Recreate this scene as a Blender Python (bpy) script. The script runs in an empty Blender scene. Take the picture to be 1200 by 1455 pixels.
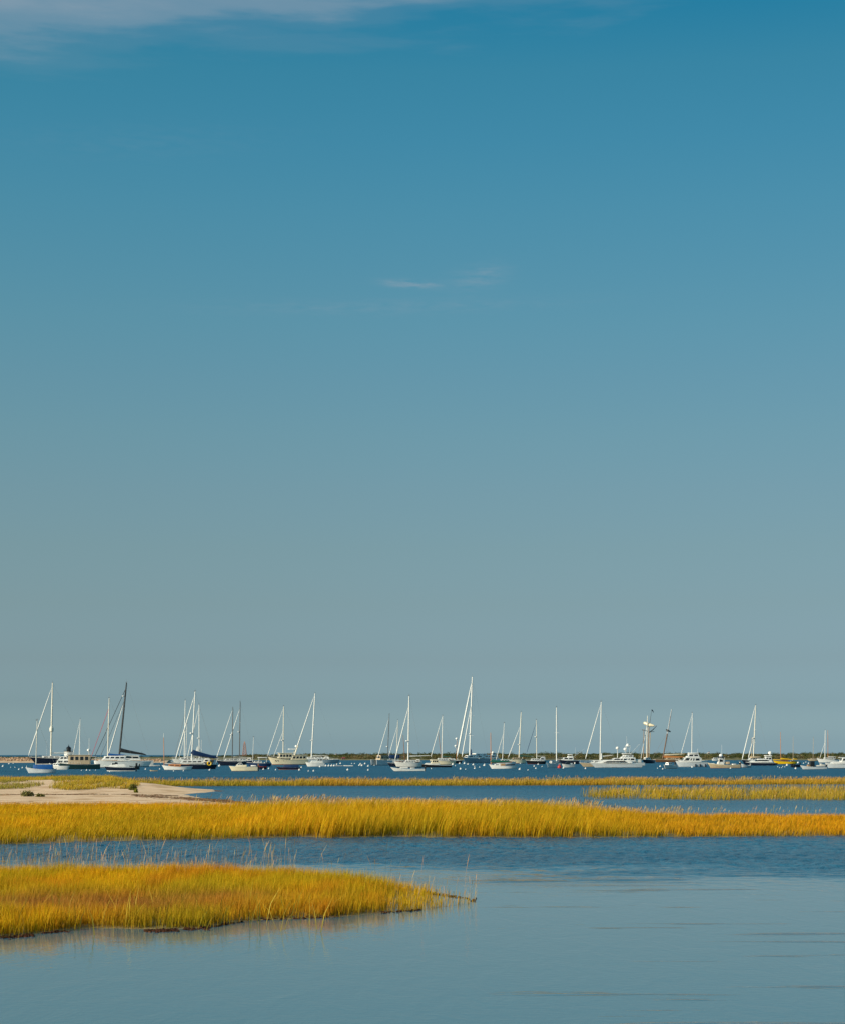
import bpy, math, random
import numpy as np
from math import pi, sin, cos, radians, sqrt, atan2

random.seed(7)
rng = np.random.default_rng(11)
S = bpy.context.scene
COL = S.collection

# ------------------------------------------------------------------ camera
F_PX, CAM_H, HOR = 2500.0, 3.5, 1073.0      # focal length in photo pixels, eye height, horizon row
cd = bpy.data.cameras.new("camera")
cd.sensor_fit = 'HORIZONTAL'; cd.sensor_width = 36.0
cd.lens = F_PX / 1200 * 36.0
cd.shift_y = (HOR - 727.5) / 1200.0
cd.clip_start = 0.5; cd.clip_end = 90000
cam = bpy.data.objects.new("camera", cd); COL.objects.link(cam)
cam.location = (0, 0, CAM_H); cam.rotation_euler = (radians(90), 0, 0)
S.camera = cam

# ------------------------------------------------------------------ sun, sky, exposure
SUN_EL, SUN_AZ = radians(25), radians(-121)  # azimuth from the view direction, clockwise; the sun stands to the left, a little behind
to_sun = (sin(SUN_AZ) * cos(SUN_EL), cos(SUN_AZ) * cos(SUN_EL), sin(SUN_EL))
sd = bpy.data.lights.new("sun", 'SUN'); sd.energy = 5.0; sd.angle = radians(0.6); sd.color = (1.0, 0.87, 0.68)
sun = bpy.data.objects.new("sun", sd); COL.objects.link(sun)
from mathutils import Vector
sun.rotation_euler = Vector(to_sun).to_track_quat('Z', 'Y').to_euler()
sun.location = (-60, -20, 60)

S.view_settings.view_transform = 'Standard'; S.view_settings.look = 'None'
S.view_settings.exposure = 0.0; S.view_settings.gamma = 1.0

W = bpy.data.worlds.new("World"); S.world = W; W.use_nodes = True
nt = W.node_tree; nt.nodes.clear()
def N(tree, t, **kw):
    n = tree.nodes.new(t)
    for k, v in kw.items():
        if hasattr(n, k): setattr(n, k, v)
    return n
def math_node(tree, op, a, b=None, c=None, clamp=False):
    n = tree.nodes.new('ShaderNodeMath'); n.operation = op; n.use_clamp = clamp
    for i, v in enumerate((a, b, c)):
        if v is None: continue
        if isinstance(v, (int, float)): n.inputs[i].default_value = v
        else: tree.links.new(v, n.inputs[i])
    return n.outputs[0]
def mixc(tree, fac, a, b, blend='MIX'):
    n = tree.nodes.new('ShaderNodeMix'); n.data_type = 'RGBA'; n.blend_type = blend
    for sock, v in ((n.inputs[0], fac), (n.inputs[6], a), (n.inputs[7], b)):
        if isinstance(v, (int, float)): sock.default_value = v
        elif isinstance(v, tuple): sock.default_value = v if len(v) == 4 else (*v, 1)
        else: tree.links.new(v, sock)
    return n.outputs[2]
def ramp(tree, fac, stops, interp='LINEAR'):
    n = tree.nodes.new('ShaderNodeValToRGB'); cr = n.color_ramp; cr.interpolation = interp
    while len(cr.elements) < len(stops): cr.elements.new(0.5)
    for e, (p, c) in zip(cr.elements, stops):
        e.position = p; e.color = (*c, 1) if len(c) == 3 else c
    tree.links.new(fac, n.inputs[0]); return n.outputs[0]

def lin(r, g, b):
    f = lambda c: (c/255/12.92) if c/255 <= .04045 else ((c/255+.055)/1.055)**2.4
    return (f(r), f(g), f(b))

SKY_STRENGTH = 0.10
sky = N(nt, 'ShaderNodeTexSky'); sky.sky_type = 'NISHITA'; sky.sun_disc = False
sky.sun_elevation = SUN_EL; sky.sun_rotation = SUN_AZ
sky.altitude = 0; sky.air_density = 1.0; sky.dust_density = 1.2; sky.ozone_density = 2.0
tc = N(nt, 'ShaderNodeTexCoord')
sep = N(nt, 'ShaderNodeSeparateXYZ'); nt.links.new(tc.outputs['Generated'], sep.inputs[0])
el = math_node(nt, 'MULTIPLY', math_node(nt, 'ARCSINE', sep.outputs[2]), 180/pi)
az = math_node(nt, 'MULTIPLY', math_node(nt, 'ARCTAN2', sep.outputs[0], sep.outputs[1]), 180/pi)
# filter of the clear polarised air, by height above the horizon (multiplies the physical sky)
SKY_TINT = [(0.0, (1, 1, 1)), (1.0, (1, 1, 1))]
_T = [(0.0000, (1.12, 1.64, 2.28)), (0.0029, (1.06, 1.555, 2.18)), (0.0063, (0.99, 1.45, 2.04)), (0.0103, (0.92, 1.345, 1.90)), (0.0132, (0.892, 1.308, 1.848)), (0.0418, (0.626, 0.886, 1.252)), (0.0761, (0.594, 0.748, 0.943)), (0.1217, (0.624, 0.741, 0.798)), (0.1671, (0.656, 0.783, 0.766)), (0.2121, (0.672, 0.837, 0.789)), (0.2568, (0.663, 0.902, 0.825)), (0.3009, (0.629, 0.948, 0.870)), (0.3444, (0.584, 1.006, 0.918)), (0.4295, (0.465, 1.071, 1.005)), (0.4812, (0.375, 1.082, 1.043)), (0.5316, (0.309, 1.084, 1.042)), (0.5759, (0.168, 1.036, 1.063)), (1.0000, (0.168, 1.036, 1.063))]
SKY_TINT = [(p, tuple(c/2 for c in k)) for p, k in _T]
SKY_SIDE = [(.283, (.525, .522, .515)), (.5, (.5, .5, .5)), (.717, (.46, .462, .467))]
tint = ramp(nt, math_node(nt, 'DIVIDE', el, 40.0, clamp=True), SKY_TINT, 'B_SPLINE' if False else 'LINEAR')
col = mixc(nt, 1.0, mixc(nt, 1.0, sky.outputs[0], (4, 4, 4), 'MULTIPLY'), tint, 'MULTIPLY')
col = mixc(nt, 1.0, col, ramp(nt, math_node(nt, 'DIVIDE', math_node(nt, 'ADD', az, 30.0), 60.0, clamp=True), SKY_SIDE), 'MULTIPLY')
# thin cirrus: a bank high on the left and two faint wisps, laid out in azimuth and elevation
cv = N(nt, 'ShaderNodeCombineXYZ'); nt.links.new(az, cv.inputs[0]); nt.links.new(el, cv.inputs[1])
mp = N(nt, 'ShaderNodeMapping'); nt.links.new(cv.outputs[0], mp.inputs[0])
mp.inputs['Rotation'].default_value = (0, 0, radians(-7)); mp.inputs['Scale'].default_value = (0.15, 0.95, 1)
nz = N(nt, 'ShaderNodeTexNoise'); nt.links.new(mp.outputs[0], nz.inputs['Vector'])
nz.inputs['Scale'].default_value = 1.0; nz.inputs['Detail'].default_value = 5; nz.inputs['Roughness'].default_value = 0.55
edge = math_node(nt, 'ADD', 22.84, math_node(nt, 'MULTIPLY', az, 0.115))     # lower edge of the bank in degrees
wav = math_node(nt, 'MULTIPLY', math_node(nt, 'SUBTRACT', nz.outputs[0], 0.5), 3.6)
d = math_node(nt, 'ADD', math_node(nt, 'SUBTRACT', el, edge), wav)
bank = ramp(nt, math_node(nt, 'ADD', math_node(nt, 'MULTIPLY', d, 0.35), 0.32, clamp=True), [(0, (0, 0, 0)), (0.3, (.12, .12, .12)), (0.62, (.48, .48, .48)), (1, (.72, .72, .72))], 'EASE')
fal = ramp(nt, math_node(nt, 'MULTIPLY', math_node(nt, 'SUBTRACT', el, 18.0), 1/12, clamp=True), [(0, (0, 0, 0)), (.2, (.6, .6, .6)), (.45, (1, 1, 1)), (1, (.3, .3, .3))])
bank = math_node(nt, 'MULTIPLY', bank, fal)
def wisp(a0, e0, wa, we, slope, amt):
    da = math_node(nt, 'SUBTRACT', az, a0)
    de = math_node(nt, 'SUBTRACT', math_node(nt, 'SUBTRACT', el, e0), math_node(nt, 'MULTIPLY', da, slope))
    q = math_node(nt, 'ADD', math_node(nt, 'POWER', math_node(nt, 'ABSOLUTE', math_node(nt, 'DIVIDE', da, wa)), 2.0),
                  math_node(nt, 'POWER', math_node(nt, 'ABSOLUTE', math_node(nt, 'DIVIDE', de, we)), 2.0))
    g = math_node(nt, 'POWER', 2.718, math_node(nt, 'MULTIPLY', q, -1.0))
    mm = N(nt, 'ShaderNodeMapping'); nt.links.new(cv.outputs[0], mm.inputs[0]); mm.inputs['Scale'].default_value = (1.3, 6.5, 1); mm.inputs['Rotation'].default_value = (0, 0, radians(6))
    z = N(nt, 'ShaderNodeTexNoise'); nt.links.new(mm.outputs[0], z.inputs['Vector']); z.inputs['Detail'].default_value = 4.0; z.inputs['Scale'].default_value = 1.0
    k = math_node(nt, 'MULTIPLY', math_node(nt, 'SUBTRACT', z.outputs[0], 0.32), 2.6, clamp=True)
    return math_node(nt, 'MULTIPLY', math_node(nt, 'MULTIPLY', g, k), amt)
ws = math_node(nt, 'ADD', wisp(-0.35, 15.0, 0.85, 0.11, -0.05, 0.72), wisp(1.9, 15.2, 0.8, 0.32, 0.12, 0.36))
ws = math_node(nt, 'ADD', ws, wisp(-1.2, 14.3, 5.5, 0.22, 0.02, 0.14))
ws = math_node(nt, 'ADD', ws, wisp(-9.0, 19.0, 4.0, 0.5, 0.05, 0.05))
cl = math_node(nt, 'ADD', bank, ws, clamp=True)
col = mixc(nt, cl, col, tuple(c/SKY_STRENGTH for c in lin(150, 165, 178)))
bg = N(nt, 'ShaderNodeBackground'); nt.links.new(col, bg.inputs[0]); bg.inputs[1].default_value = SKY_STRENGTH
wo = N(nt, 'ShaderNodeOutputWorld'); nt.links.new(bg.outputs[0], wo.inputs[0])

# ------------------------------------------------------------------ helpers
def ground(px, py):
    """point of the water level seen at this place of the photograph -> metres"""
    d = F_PX * CAM_H / (py - HOR)
    return ((px - 600) / F_PX * d, d)
def tag(o, label=None, cat=None, group=None, kind=None):
    if label: o['label'] = label
    if cat: o['category'] = cat
    if group: o['group'] = group
    if kind: o['kind'] = kind
    return o
def empty(name, loc, rz=0.0):
    o = bpy.data.objects.new(name, None); COL.objects.link(o)
    o.location = loc; o.rotation_euler = (0, 0, rz); o.empty_display_size = 0.5
    return o
class MB:
    def __init__(s): s.v = []; s.f = []; s.m = []
    def add(s, vs, fs, m=0):
        o = len(s.v); s.v += [tuple(map(float, p)) for p in vs]
        for f in fs: s.f.append([i + o for i in f]); s.m.append(m)
        return s
    def box(s, c, h, m=0, taper=1.0, shear=0.0):
        x, y, z = c; a, b, d = h; t = taper
        vs = [(x-a, y-b, z-d), (x+a, y-b, z-d), (x+a, y+b, z-d), (x-a, y+b, z-d),
              (x-a*t+shear, y-b*t, z+d), (x+a*t+shear, y-b*t, z+d), (x+a*t+shear, y+b*t, z+d), (x-a*t+shear, y+b*t, z+d)]
        return s.add(vs, [(3, 2, 1, 0), (4, 5, 6, 7), (0, 1, 5, 4), (1, 2, 6, 5), (2, 3, 7, 6), (3, 0, 4, 7)], m)
    def tube(s, pts, rad, n=8, m=0, flat=1.0):
        """swept round tube; flat squeezes the sideways (y) radius"""
        pts = [Vector(p) for p in pts]
        if not hasattr(rad, '__len__'): rad = [rad] * len(pts)
        vs, fs = [], []
        for i, p in enumerate(pts):
            t = (pts[min(i+1, len(pts)-1)] - pts[max(i-1, 0)]).normalized()
            u = t.cross(Vector((0, 1, 0)))
            if u.length < 1e-3: u = t.cross(Vector((1, 0, 0)))
            u.normalize(); w = t.cross(u).normalized()
            for k in range(n):
                a = 2*pi*k/n
                vs.append(p + (u*cos(a) + w*sin(a)*flat) * rad[i])
        for i in range(len(pts)-1):
            for k in range(n):
                fs.append((i*n+k, i*n+(k+1) % n, (i+1)*n+(k+1) % n, (i+1)*n+k))
        fs.append(tuple(range(n))[::-1]); fs.append(tuple((len(pts)-1)*n + k for k in range(n)))
        return s.add(vs, fs, m)
    def lathe(s, c, prof, n=14, m=0):
        vs, fs = [], []
        for r, z in prof:
            for k in range(n):
                a = 2*pi*k/n; vs.append((c[0]+r*cos(a), c[1]+r*sin(a), c[2]+z))
        for i in range(len(prof)-1):
            for k in range(n):
                fs.append((i*n+k, i*n+(k+1) % n, (i+1)*n+(k+1) % n, (i+1)*n+k))
        fs.append(tuple(range(n))[::-1]); fs.append(tuple((len(prof)-1)*n + k for k in range(n)))
        return s.add(vs, fs, m)
    def loft(s, secs, m=0, caps=True, closed=True):
        n = len(secs[0]); vs = [p for q in secs for p in q]; fs = []
        for i in range(len(secs)-1):
            for k in range(n if closed else n-1):
                fs.append((i*n+k, i*n+(k+1) % n, (i+1)*n+(k+1) % n, (i+1)*n+k))
        if caps: fs.append(tuple(range(n))[::-1]); fs.append(tuple((len(secs)-1)*n+k for k in range(n)))
        return s.add(vs, fs, m)
    def build(s, name, mats, parent=None, smooth=False):
        me = bpy.data.meshes.new(name); me.from_pydata(s.v, [], s.f)
        if not isinstance(mats, (list, tuple)): mats = [mats]
        for m in mats: me.materials.append(m)
        me.polygons.foreach_set('material_index', s.m)
        if smooth: me.polygons.foreach_set('use_smooth', [True]*len(s.f))
        me.update()
        if smooth:
            try: me.set_sharp_from_angle(angle=radians(38))
            except Exception: pass
        o = bpy.data.objects.new(name, me); COL.objects.link(o)
        if parent: o.parent = parent
        return o

# ------------------------------------------------------------------ materials
MATS = {}
def mat(name, c, rough=0.5, var=0.12, scale=2.0, metal=0.0, spec=0.5, bump=0.0):
    if name in MATS: return MATS[name]
    m = bpy.data.materials.new(name); m.use_nodes = True; t = m.node_tree
    b = t.nodes['Principled BSDF']; b.inputs['Roughness'].default_value = rough; b.inputs['Metallic'].default_value = metal
    b.inputs['Specular IOR Level'].default_value = spec
    co = t.nodes.new('ShaderNodeTexCoord'); z = t.nodes.new('ShaderNodeTexNoise')
    t.links.new(co.outputs['Object'], z.inputs['Vector']); z.inputs['Scale'].default_value = scale; z.inputs['Detail'].default_value = 2.0
    k = (1-var, 1+var)
    t.links.new(mixc(t, z.outputs[0], tuple(min(1, x*k[0]) for x in c), tuple(min(1, x*k[1]) for x in c)), b.inputs['Base Color'])
    if bump:
        bp = t.nodes.new('ShaderNodeBump'); bp.inputs['Strength'].default_value = bump; bp.inputs['Distance'].default_value = 0.05
        t.links.new(z.outputs[0], bp.inputs['Height']); t.links.new(bp.outputs[0], b.inputs['Normal'])
    MATS[name] = m; return m
PAL = dict(white=(.80, .77, .72), offwhite=(.68, .65, .60), cream=(.78, .66, .45), tan=(.50, .38, .24), grey=(.40, .41, .42), pale=(.55, .57, .58),
           navy=(.010, .014, .030), green=(.008, .030, .030), black=(.012, .012, .014), blue=(.004, .085, .30), darkblue=(.006, .030, .10),
           canvasgreen=(.012, .115, .080), red=(.45, .03, .025), pink=(.55, .06, .10), wood=(.26, .10, .035), varnish=(.55, .20, .05), brown=(.16, .08, .04),
           yellow=(.85, .50, .006), glass=(.015, .018, .022), alu=(.62, .61, .58), spar=(.78, .71, .58), darkspar=(.10, .10, .10), carbon=(.018, .019, .021),
           wire=(.22, .22, .22), bottom=(.05, .035, .03), redbottom=(.25, .04, .03), canvas=(.60, .56, .50), teak=(.34, .20, .10), orange=(.75, .30, .02), sail=(.80, .77, .71), bluegrey=(.33, .40, .44))
def M(k):
    rough = dict(glass=.12, navy=.18, green=.2, black=.25, white=.3, offwhite=.32, cream=.3, yellow=.3).get(k, .5)
    return mat(k + '_paint' if k not in ('glass', 'teak', 'canvas') else k, PAL[k], rough, var=.10 if k in ('white', 'offwhite', 'cream') else .18)

# ------------------------------------------------------------------ boat kit: all measures given where the photo shows them, turned into metres at the boat's own distance
class Boat:
    def __init__(s, name, label, cat, xl, xr, yw, yaw=12, bow='L', group=None, beam=.29):
        s.ppm = (yw - HOR) / CAM_H; s.yw = yw; s.xc = (xl + xr) / 2; a = radians(yaw); s.a = a; s.sg = -1 if bow == 'L' else 1
        s.L = (xr - xl) / s.ppm / (cos(a) + beam*0.6*abs(sin(a))); s.B = s.L * beam
        X, Y = ground(s.xc, yw)
        rz = (pi + a) if bow == 'L' else -a
        s.root = empty(name, (X, Y + s.B*0.45*cos(a), 0), rz)
        tag(s.root, label, cat, group)
        s.xl, s.xr = (xl, xr)
    def lx(s, px): return s.sg * (px - s.xc) / s.ppm / cos(s.a)
    def z(s, py): return (s.yw - py) / s.ppm
    def t(s, x): return min(1, max(0, .5 - x / s.L))
    def hb(s, x):      # half beam at deck
        t = s.t(x)
        if t < s.tm: return s.B/2 * (0.02 + .98*sin(pi/2 * (t/s.tm)**s.ent))
        return s.B/2 * (s.tr + (1 - s.tr) * cos(pi/2 * (t-s.tm)/(1-s.tm))**.8)
    def sheer(s, x):
        t = s.t(x); lo = min(s.zb, s.zs) - s.sag
        if t < .68: return lo + (s.zb - lo) * (1 - t/.68)**1.9
        return lo + (s.zs - lo) * ((t-.68)/.32)**1.6
    def hull(s, yb, ys, col, sag=0.06, kind='sail', stripe=None, bottom='bottom', rail='white', deckcol='white', open_=False, top=None):
        s.zb, s.zs = s.z(yb), s.z(ys); s.sag = sag * s.zb
        s.tm, s.tr, s.ent = {'sail': (.58, .42, .85), 'motor': (.55, .86, .72), 'cat': (.62, .72, .6), 'dink': (.5, .8, .6)}[kind]
        rake, over = {'sail': (.13, .07), 'motor': (.14, .0), 'cat': (.03, .03), 'dink': (.07, .0)}[kind]
        L = s.L; n = 22; mb = MB(); rows = []
        for i in range(n+1):
            t = (i/n)**1.15; x = L/2 - t*L; sh = s.sheer(x); b = s.hb(x)
            xw = x - rake*L*(1-t)**3 + over*L*max(0, (t-.6)/.4)**2
            bw = b * (.30 + .62*min(1, t/.55)) if t < .75 else b*(.92 - (.25 if kind == 'sail' else .03)*((t-.75)/.25))
            z1 = .07*s.zb; zz = [-.35*s.zb, z1, z1 + .10*sh, .55*sh, sh*.86, sh*.93, sh]
            row = []
            for q, zv in enumerate(zz):
                u = (zv - zz[0])/(sh - zz[0]); k = u**.75
                y = bw + (b-bw)*k
                if q == 0: y *= .6
                if q == 6: y *= 1.03
                row.append((xw + (x-xw)*u**1.1, y, zv))
            rows.append(row)
        nq = 7; vs = []
        for r in rows: vs += r + [(p[0], -p[1], p[2]) for p in r]
        mats = [M(col), M(bottom), M(stripe or col), M(rail), M(top or col)]
        lev = [1, 2, 0, 0, 4, 3]
        for q in range(nq-1):
            fs = []
            for i in range(n):
                a = i*2*nq; b_ = (i+1)*2*nq
                fs += [(a+q, a+q+1, b_+q+1, b_+q), (a+nq+q, b_+nq+q, b_+nq+q+1, a+nq+q+1)]
            a = n*2*nq; fs.append((a+q, a+q+1, a+nq+q+1, a+nq+q)); fs.append((q, nq+q, nq+q+1, q+1))
            mb.add(vs, fs, lev[q]) if q == 0 else (mb.f.extend([list(f) for f in fs]), mb.m.extend([lev[q]]*len(fs)))
        s.hullo = mb.build('hull', mats, s.root, smooth=True)
        dk = MB(); secs = []
        for i in range(n+1):
            t = (i/n)**1.15; x = L/2 - t*L*.995 - .01*L; sh = s.sheer(x); b = s.hb(x)*.97
            drop = (.45*sh if t > .22 else .05) if open_ else .05*sh
            secs.append([(x, -b, sh-drop), (x, -b*.5, sh-drop+.06*b), (x, 0, sh-drop+.09*b), (x, b*.5, sh-drop+.06*b), (x, b, sh-drop)])
        dk.loft(secs, caps=False, closed=False); dk.build('deck', M(deckcol), s.root, smooth=True)
        return s
    def house(s, x0, x1, yb, yt, col='white', rf=0, rb=0, wf=.7, nwin=0, wz=(.38, .78), name='cabin', roof=None, wcol='glass', over=0.0, pillar=.25, front=True, taper=.88):
        """cabin, pilothouse or flybridge; rf/rb shift the top edge of its ends in photo pixels; windows are panes of their own"""
        xa, xb = s.lx(x0), s.lx(x1); za, zt = s.z(yb), s.z(yt); h = zt - za
        ra, rb_ = s.sg*rf/s.ppm, s.sg*rb/s.ppm
        w0 = max(s.hb(xa + (xb-xa)*.15)*wf, .25*s.B*wf*.5); w1 = s.hb(xb)*wf; wm = s.hb((xa+xb)/2)*wf
        mb = MB()
        def sec(x, w, sh): return [(x, -w, za), (x+sh*.8, -w*(1-(1-taper)*.8), za+h*.8), (x+sh, -w*taper*.9, zt), (x+sh, 0, zt+.04*h), (x+sh, w*taper*.9, zt), (x+sh*.8, w*(1-(1-taper)*.8), za+h*.8), (x, w, za)]
        xs = [0, .06, .5, .94, 1]; wsn = [w0*.92, w0, wm, w1, w1*.95]
        mb.loft([sec(xa+(xb-xa)*u, w, ra + (rb_-ra)*u) for u, w in zip(xs, wsn)])
        o = mb.build(name, M(col), s.root, smooth=False)
        zc, hh = za + h*(wz[0]+wz[1])/2, h*(wz[1]-wz[0])/2
        for k in range(nwin):
            u0 = .06 + .88*(k + pillar/2)/nwin; u1 = .06 + .88*(k+1-pillar/2)/nwin
            wn = MB(); q = []
            for u in (u0, u1):
                w = np.interp(u, xs, wsn); sh = (ra + (rb_-ra)*u)
                for f in (wz[0], wz[1]):
                    y = w*(1-(1-taper)*f) + .018
                    q.append((xa+(xb-xa)*u+sh*f, y, za+h*f))
            A, B_, C_, D_ = q
            mir = lambda p: (p[0], -p[1], p[2])
            wn.add([A, C_, D_, B_, mir(A), mir(C_), mir(D_), mir(B_)], [(0, 1, 2, 3), (7, 6, 5, 4), (0, 4, 5, 1), (1, 5, 6, 2), (2, 6, 7, 3), (3, 7, 4, 0)])
            wn.build('window', M(wcol), o)
        if nwin and front:
            sgn = 1 if xa > xb else -1
            ws = MB(); e = .02*sgn
            p = [(xa+ra*f+e, y*w0*.92*(1-(1-taper)*f), za+h*f) for f, y in ((wz[0], -.8), (wz[0], .8), (wz[1], .8), (wz[1], -.8))]
            p2 = [(a-2*e-.05*sgn, b, c) for a, b, c in p]
            ws.loft([p2, p]); ws.build('windshield', M(wcol), o)
        if roof:
            rf_ = MB(); e = over/s.ppm
            xa2, xb2 = xa+ra, xb+rb_; sgn = 1 if xa2 > xb2 else -1
            w = max(w0, w1)*taper*1.06; t = .07
            rf_.loft([[(x, -w*k, zt), (x, w*k, zt), (x, w*k*.96, zt+t), (x, 0, zt+t+.05), (x, -w*k*.96, zt+t)] for x, k in ((xa2+e*sgn, .85), (xa2, 1), (xb2, 1), (xb2-e*sgn*.6, .92))])
            rf_.build('roof', M(roof), o)
        s.last = o
        return o
    def mast(s, x0, y0, x1, y1, col='spar', spread=(), radar=(), k=1.0, vane=True, sl=.055):
        A = Vector((s.lx(x0), 0, s.z(y0))); Bv = Vector((s.lx(x1), 0, s.z(y1))); H = (Bv-A).length
        r = max(.09, .0098*H)*k; mb = MB()
        mb.tube([A, A.lerp(Bv, .5), A.lerp(Bv, .85), Bv], [r, r*.97, r*.85, r*.6], 10)
        m = mb.build('mast', M(col), s.root, smooth=True)
        s.H = H; s.mA, s.mB, s.mr = A, Bv, r
        tips = []
        for ys in spread:
            u = (ys-y0)/(y1-y0); P = A.lerp(Bv, u); w = sl*H*(1-.35*u)
            sp = MB(); sp.tube([P + Vector((-.03*H*.3, -w, .02*w)), P, P + Vector((-.03*H*.3, w, .02*w))], [.02, max(.035, r*.35), .02], 6)
            sp.build('spreader', M('pale' if col != 'carbon' else 'carbon'), m); tips.append((u, w, P))
        for yr in radar:
            u = (yr-y0)/(y1-y0); P = A.lerp(Bv, u) + Vector((r+.32, 0, 0))
            rd = MB(); rd.lathe(P, [(.10, -.16), (.30, -.12), (.34, 0), (.32, .10), (.2, .18), (.02, .2)], 12); rd.box(P + Vector((-.3, 0, -.12)), (.22, .08, .04))
            rd.build('radar_dome', M('white'), m, smooth=True)
        if vane:
            v = MB(); v.tube([Bv, Bv + Vector((-.05, 0, .045*H))], .022, 5); v.tube([Bv+Vector((.25, 0, .25)), Bv+Vector((-.35, 0, .3))], .025, 5); v.box(Bv+Vector((.1, 0, .1)), (.16, .05, .07))
            v.build('masthead_gear', M('wire'), m)
        # shrouds and backstay
        w = MB(); xm = A.x; hb = s.hb(xm)*.95; zd = s.sheer(xm)
        for sd_ in (-1, 1):
            pts = [Bv.lerp(A, .04)] + [P + Vector((0, sd_*w_, 0)) for u, w_, P in sorted(tips, key=lambda q: -q[0])] + [Vector((xm-.1, sd_*hb, zd))]
            w.tube(pts, .012, 4)
        if not getattr(s, 'nobs', False): w.tube([Bv, Vector((-s.L/2*.98, 0, s.zs))], .014, 4)
        w.build('rigging_wires', M('wire'), s.root)
        return m
    def jib(s, xf, yf, frac=.97, col='sail', k=1.0):
        P = Vector((s.lx(xf), 0, s.z(yf))); T = s.mA.lerp(s.mB, frac) + Vector((s.mr, 0, 0)); r = max(.09, .0080*s.H)*k
        mb = MB(); mb.tube([P.lerp(T, u) for u in (0, .03, .06, .3, .7, .93, 1)], [.03, r*.6, r, r*1.05, r*.85, r*.55, .02], 8)
        mb.build('furled_jib', M(col), s.root, smooth=True)
        return s
    def stay(s, xf, yf, frac=.95, col='wire', r=.03):
        P = Vector((s.lx(xf), 0, s.z(yf))); T = s.mA.lerp(s.mB, frac)
        MB().tube([P, T], r, 5).build('forestay', M(col), s.root)
    def boom(s, x1, y0, y1, cover='canvas', k=1.0, x0=None, spar='spar', sag=0.3):
        A = Vector((s.lx(x0) if x0 else s.mA.lerp(s.mB, (s.z(y0)-s.mA.z)/(s.mB.z-s.mA.z)).x, 0, s.z(y0))); E = Vector((s.lx(x1), 0, s.z(y1)))
        b = MB().tube([A, E], .075*k**.5, 8).build('boom', M(spar), s.root, smooth=True)
        if cover:
            up = Vector((0, 0, 1)); ln = (E-A).length; r = max(.042*ln, .16)*k
            pts = [A.lerp(E, u) + up*(r*q) for u, q in ((-.01, 1.6), (.05, 1.2), (.3, .8), (.6, .55), (.85, .4), (.97, .2))]
            MB().tube(pts, [r*.9, r*1.3, r*1.05, r*.8, r*.6, r*.25], 10, flat=.6).build('sail_cover', M(cover), b, smooth=True)
        return b
    def dodger(s, x0, x1, yb, yt, col='canvas', wf=.62):
        xa, xb = s.lx(x0), s.lx(x1); za, h = s.z(yb), s.z(yt)-s.z(yb); w = s.hb(xa)*wf
        mb = MB(); mb.loft([[(xa+(xb-xa)*u, w*cos(q), za + h*k*sin(q)) for q in np.linspace(0, pi, 9)] for u, k in ((0, .25), (.3, .85), (.55, 1), (1, .95))])
        o = mb.build('dodger', M(col), s.root, smooth=True)
        g = MB(); g.box((xa+(xb-xa)*.42, 0, za+h*.42), (abs(xb-xa)*.2, w*1.0, h*.16)); g.build('window', M('glass'), o)
        return s
    def pulpit(s, stern=True):
        mb = MB(); h = max(.5, .55*min(1.2, s.L/11)); r = .02
        def rail(x0, x1, n):
            pr, st = [], []
            for i in range(n+1):
                x = x0 + (x1-x0)*i/n; b = s.hb(x)*.94; z = s.sheer(x); pr.append((x, b, z+h)); st.append((x, -b, z+h))
                for q in (-1, 1): mb.tube([(x, q*b, z-.02), (x, q*b, z+h)], r*.8, 4)
            mb.tube(pr, r, 4); mb.tube(st, r, 4)
            mb.tube([(a, b, c-h*.45) for a, b, c in pr], r*.6, 4); mb.tube([(a, b, c-h*.45) for a, b, c in st], r*.6, 4)
            return pr, st
        pr, st = rail(s.L*.47, -s.L*(.45 if stern else .05), 8)
        mb.tube([pr[0], (s.L*.5+.1, 0, s.sheer(s.L*.5)+h), st[0]], r*1.2, 5)
        if stern: mb.tube([pr[-1], st[-1]], r, 5)
        mb.build('guard_rail', M('alu'), s.root)
        return s
    def outboard(s, n=1, col='black', sc=1.0, side=0):
        x = -s.L/2; z = s.zs
        for k in range(n):
            y = (k-(n-1)/2)*.62*sc + side
            o = MB(); o.loft([[(x-.12*sc+.3*sc*(a-.5)*1.0-.15*sc, y+.19*sc*b*q, z+.1*sc+.5*sc*c) for a, b in ((0, .7), (.2, 1), (.9, .8), (1.15, .3), (1.15, -.3), (.9, -.8), (.2, -1), (0, -.7))] for q, c in ((.7, 0), (1, .3), (1, .8), (.7, 1.08))])
            o.box((x-.22*sc, y, z*.4), (.1*sc, .07*sc, z*.6+.12*sc)); o.box((x-.05*sc, y, z*.9), (.08*sc, .16*sc, .1*sc))
            o.build('outboard_motor', M(col), s.root)
        return s
    def gear(s, cush='canvas'):
        """hatch, mast winches, wheel and cushions of a sailing boat's deck and cockpit"""
        L = s.L; x = L*.30; z = s.sheer(x); MB().box((x, 0, z+.05), (L*.025, L*.022, .07), taper=.85).build('hatch', M('glass'), s.root)
        x = -L*.30; z = s.sheer(x); hb = s.hb(x)
        w = MB(); w.tube([(x, .48*cos(q), z+.55+.48*sin(q)) for q in np.linspace(0, 2*pi, 13)], .035, 5); w.tube([(x, -.46, z+.55), (x, .46, z+.55)], .02, 4); w.tube([(x, 0, z+.1), (x, 0, z+1.02)], .05, 5); w.build('steering_wheel', M('alu'), s.root)
        for q in (-1, 1):
            MB().box((x-.2, q*hb*.6, z+.12), (L*.07, hb*.16, .13), taper=.9).build('cockpit_cushion', M(cush), s.root)
            MB().lathe((x+L*.09, q*hb*.75, z+.02), [(.14, 0), (.11, .12), (.15, .24), (.05, .26)], 8).build('winch', M('alu'), s.root, smooth=True)
        return s
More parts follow.
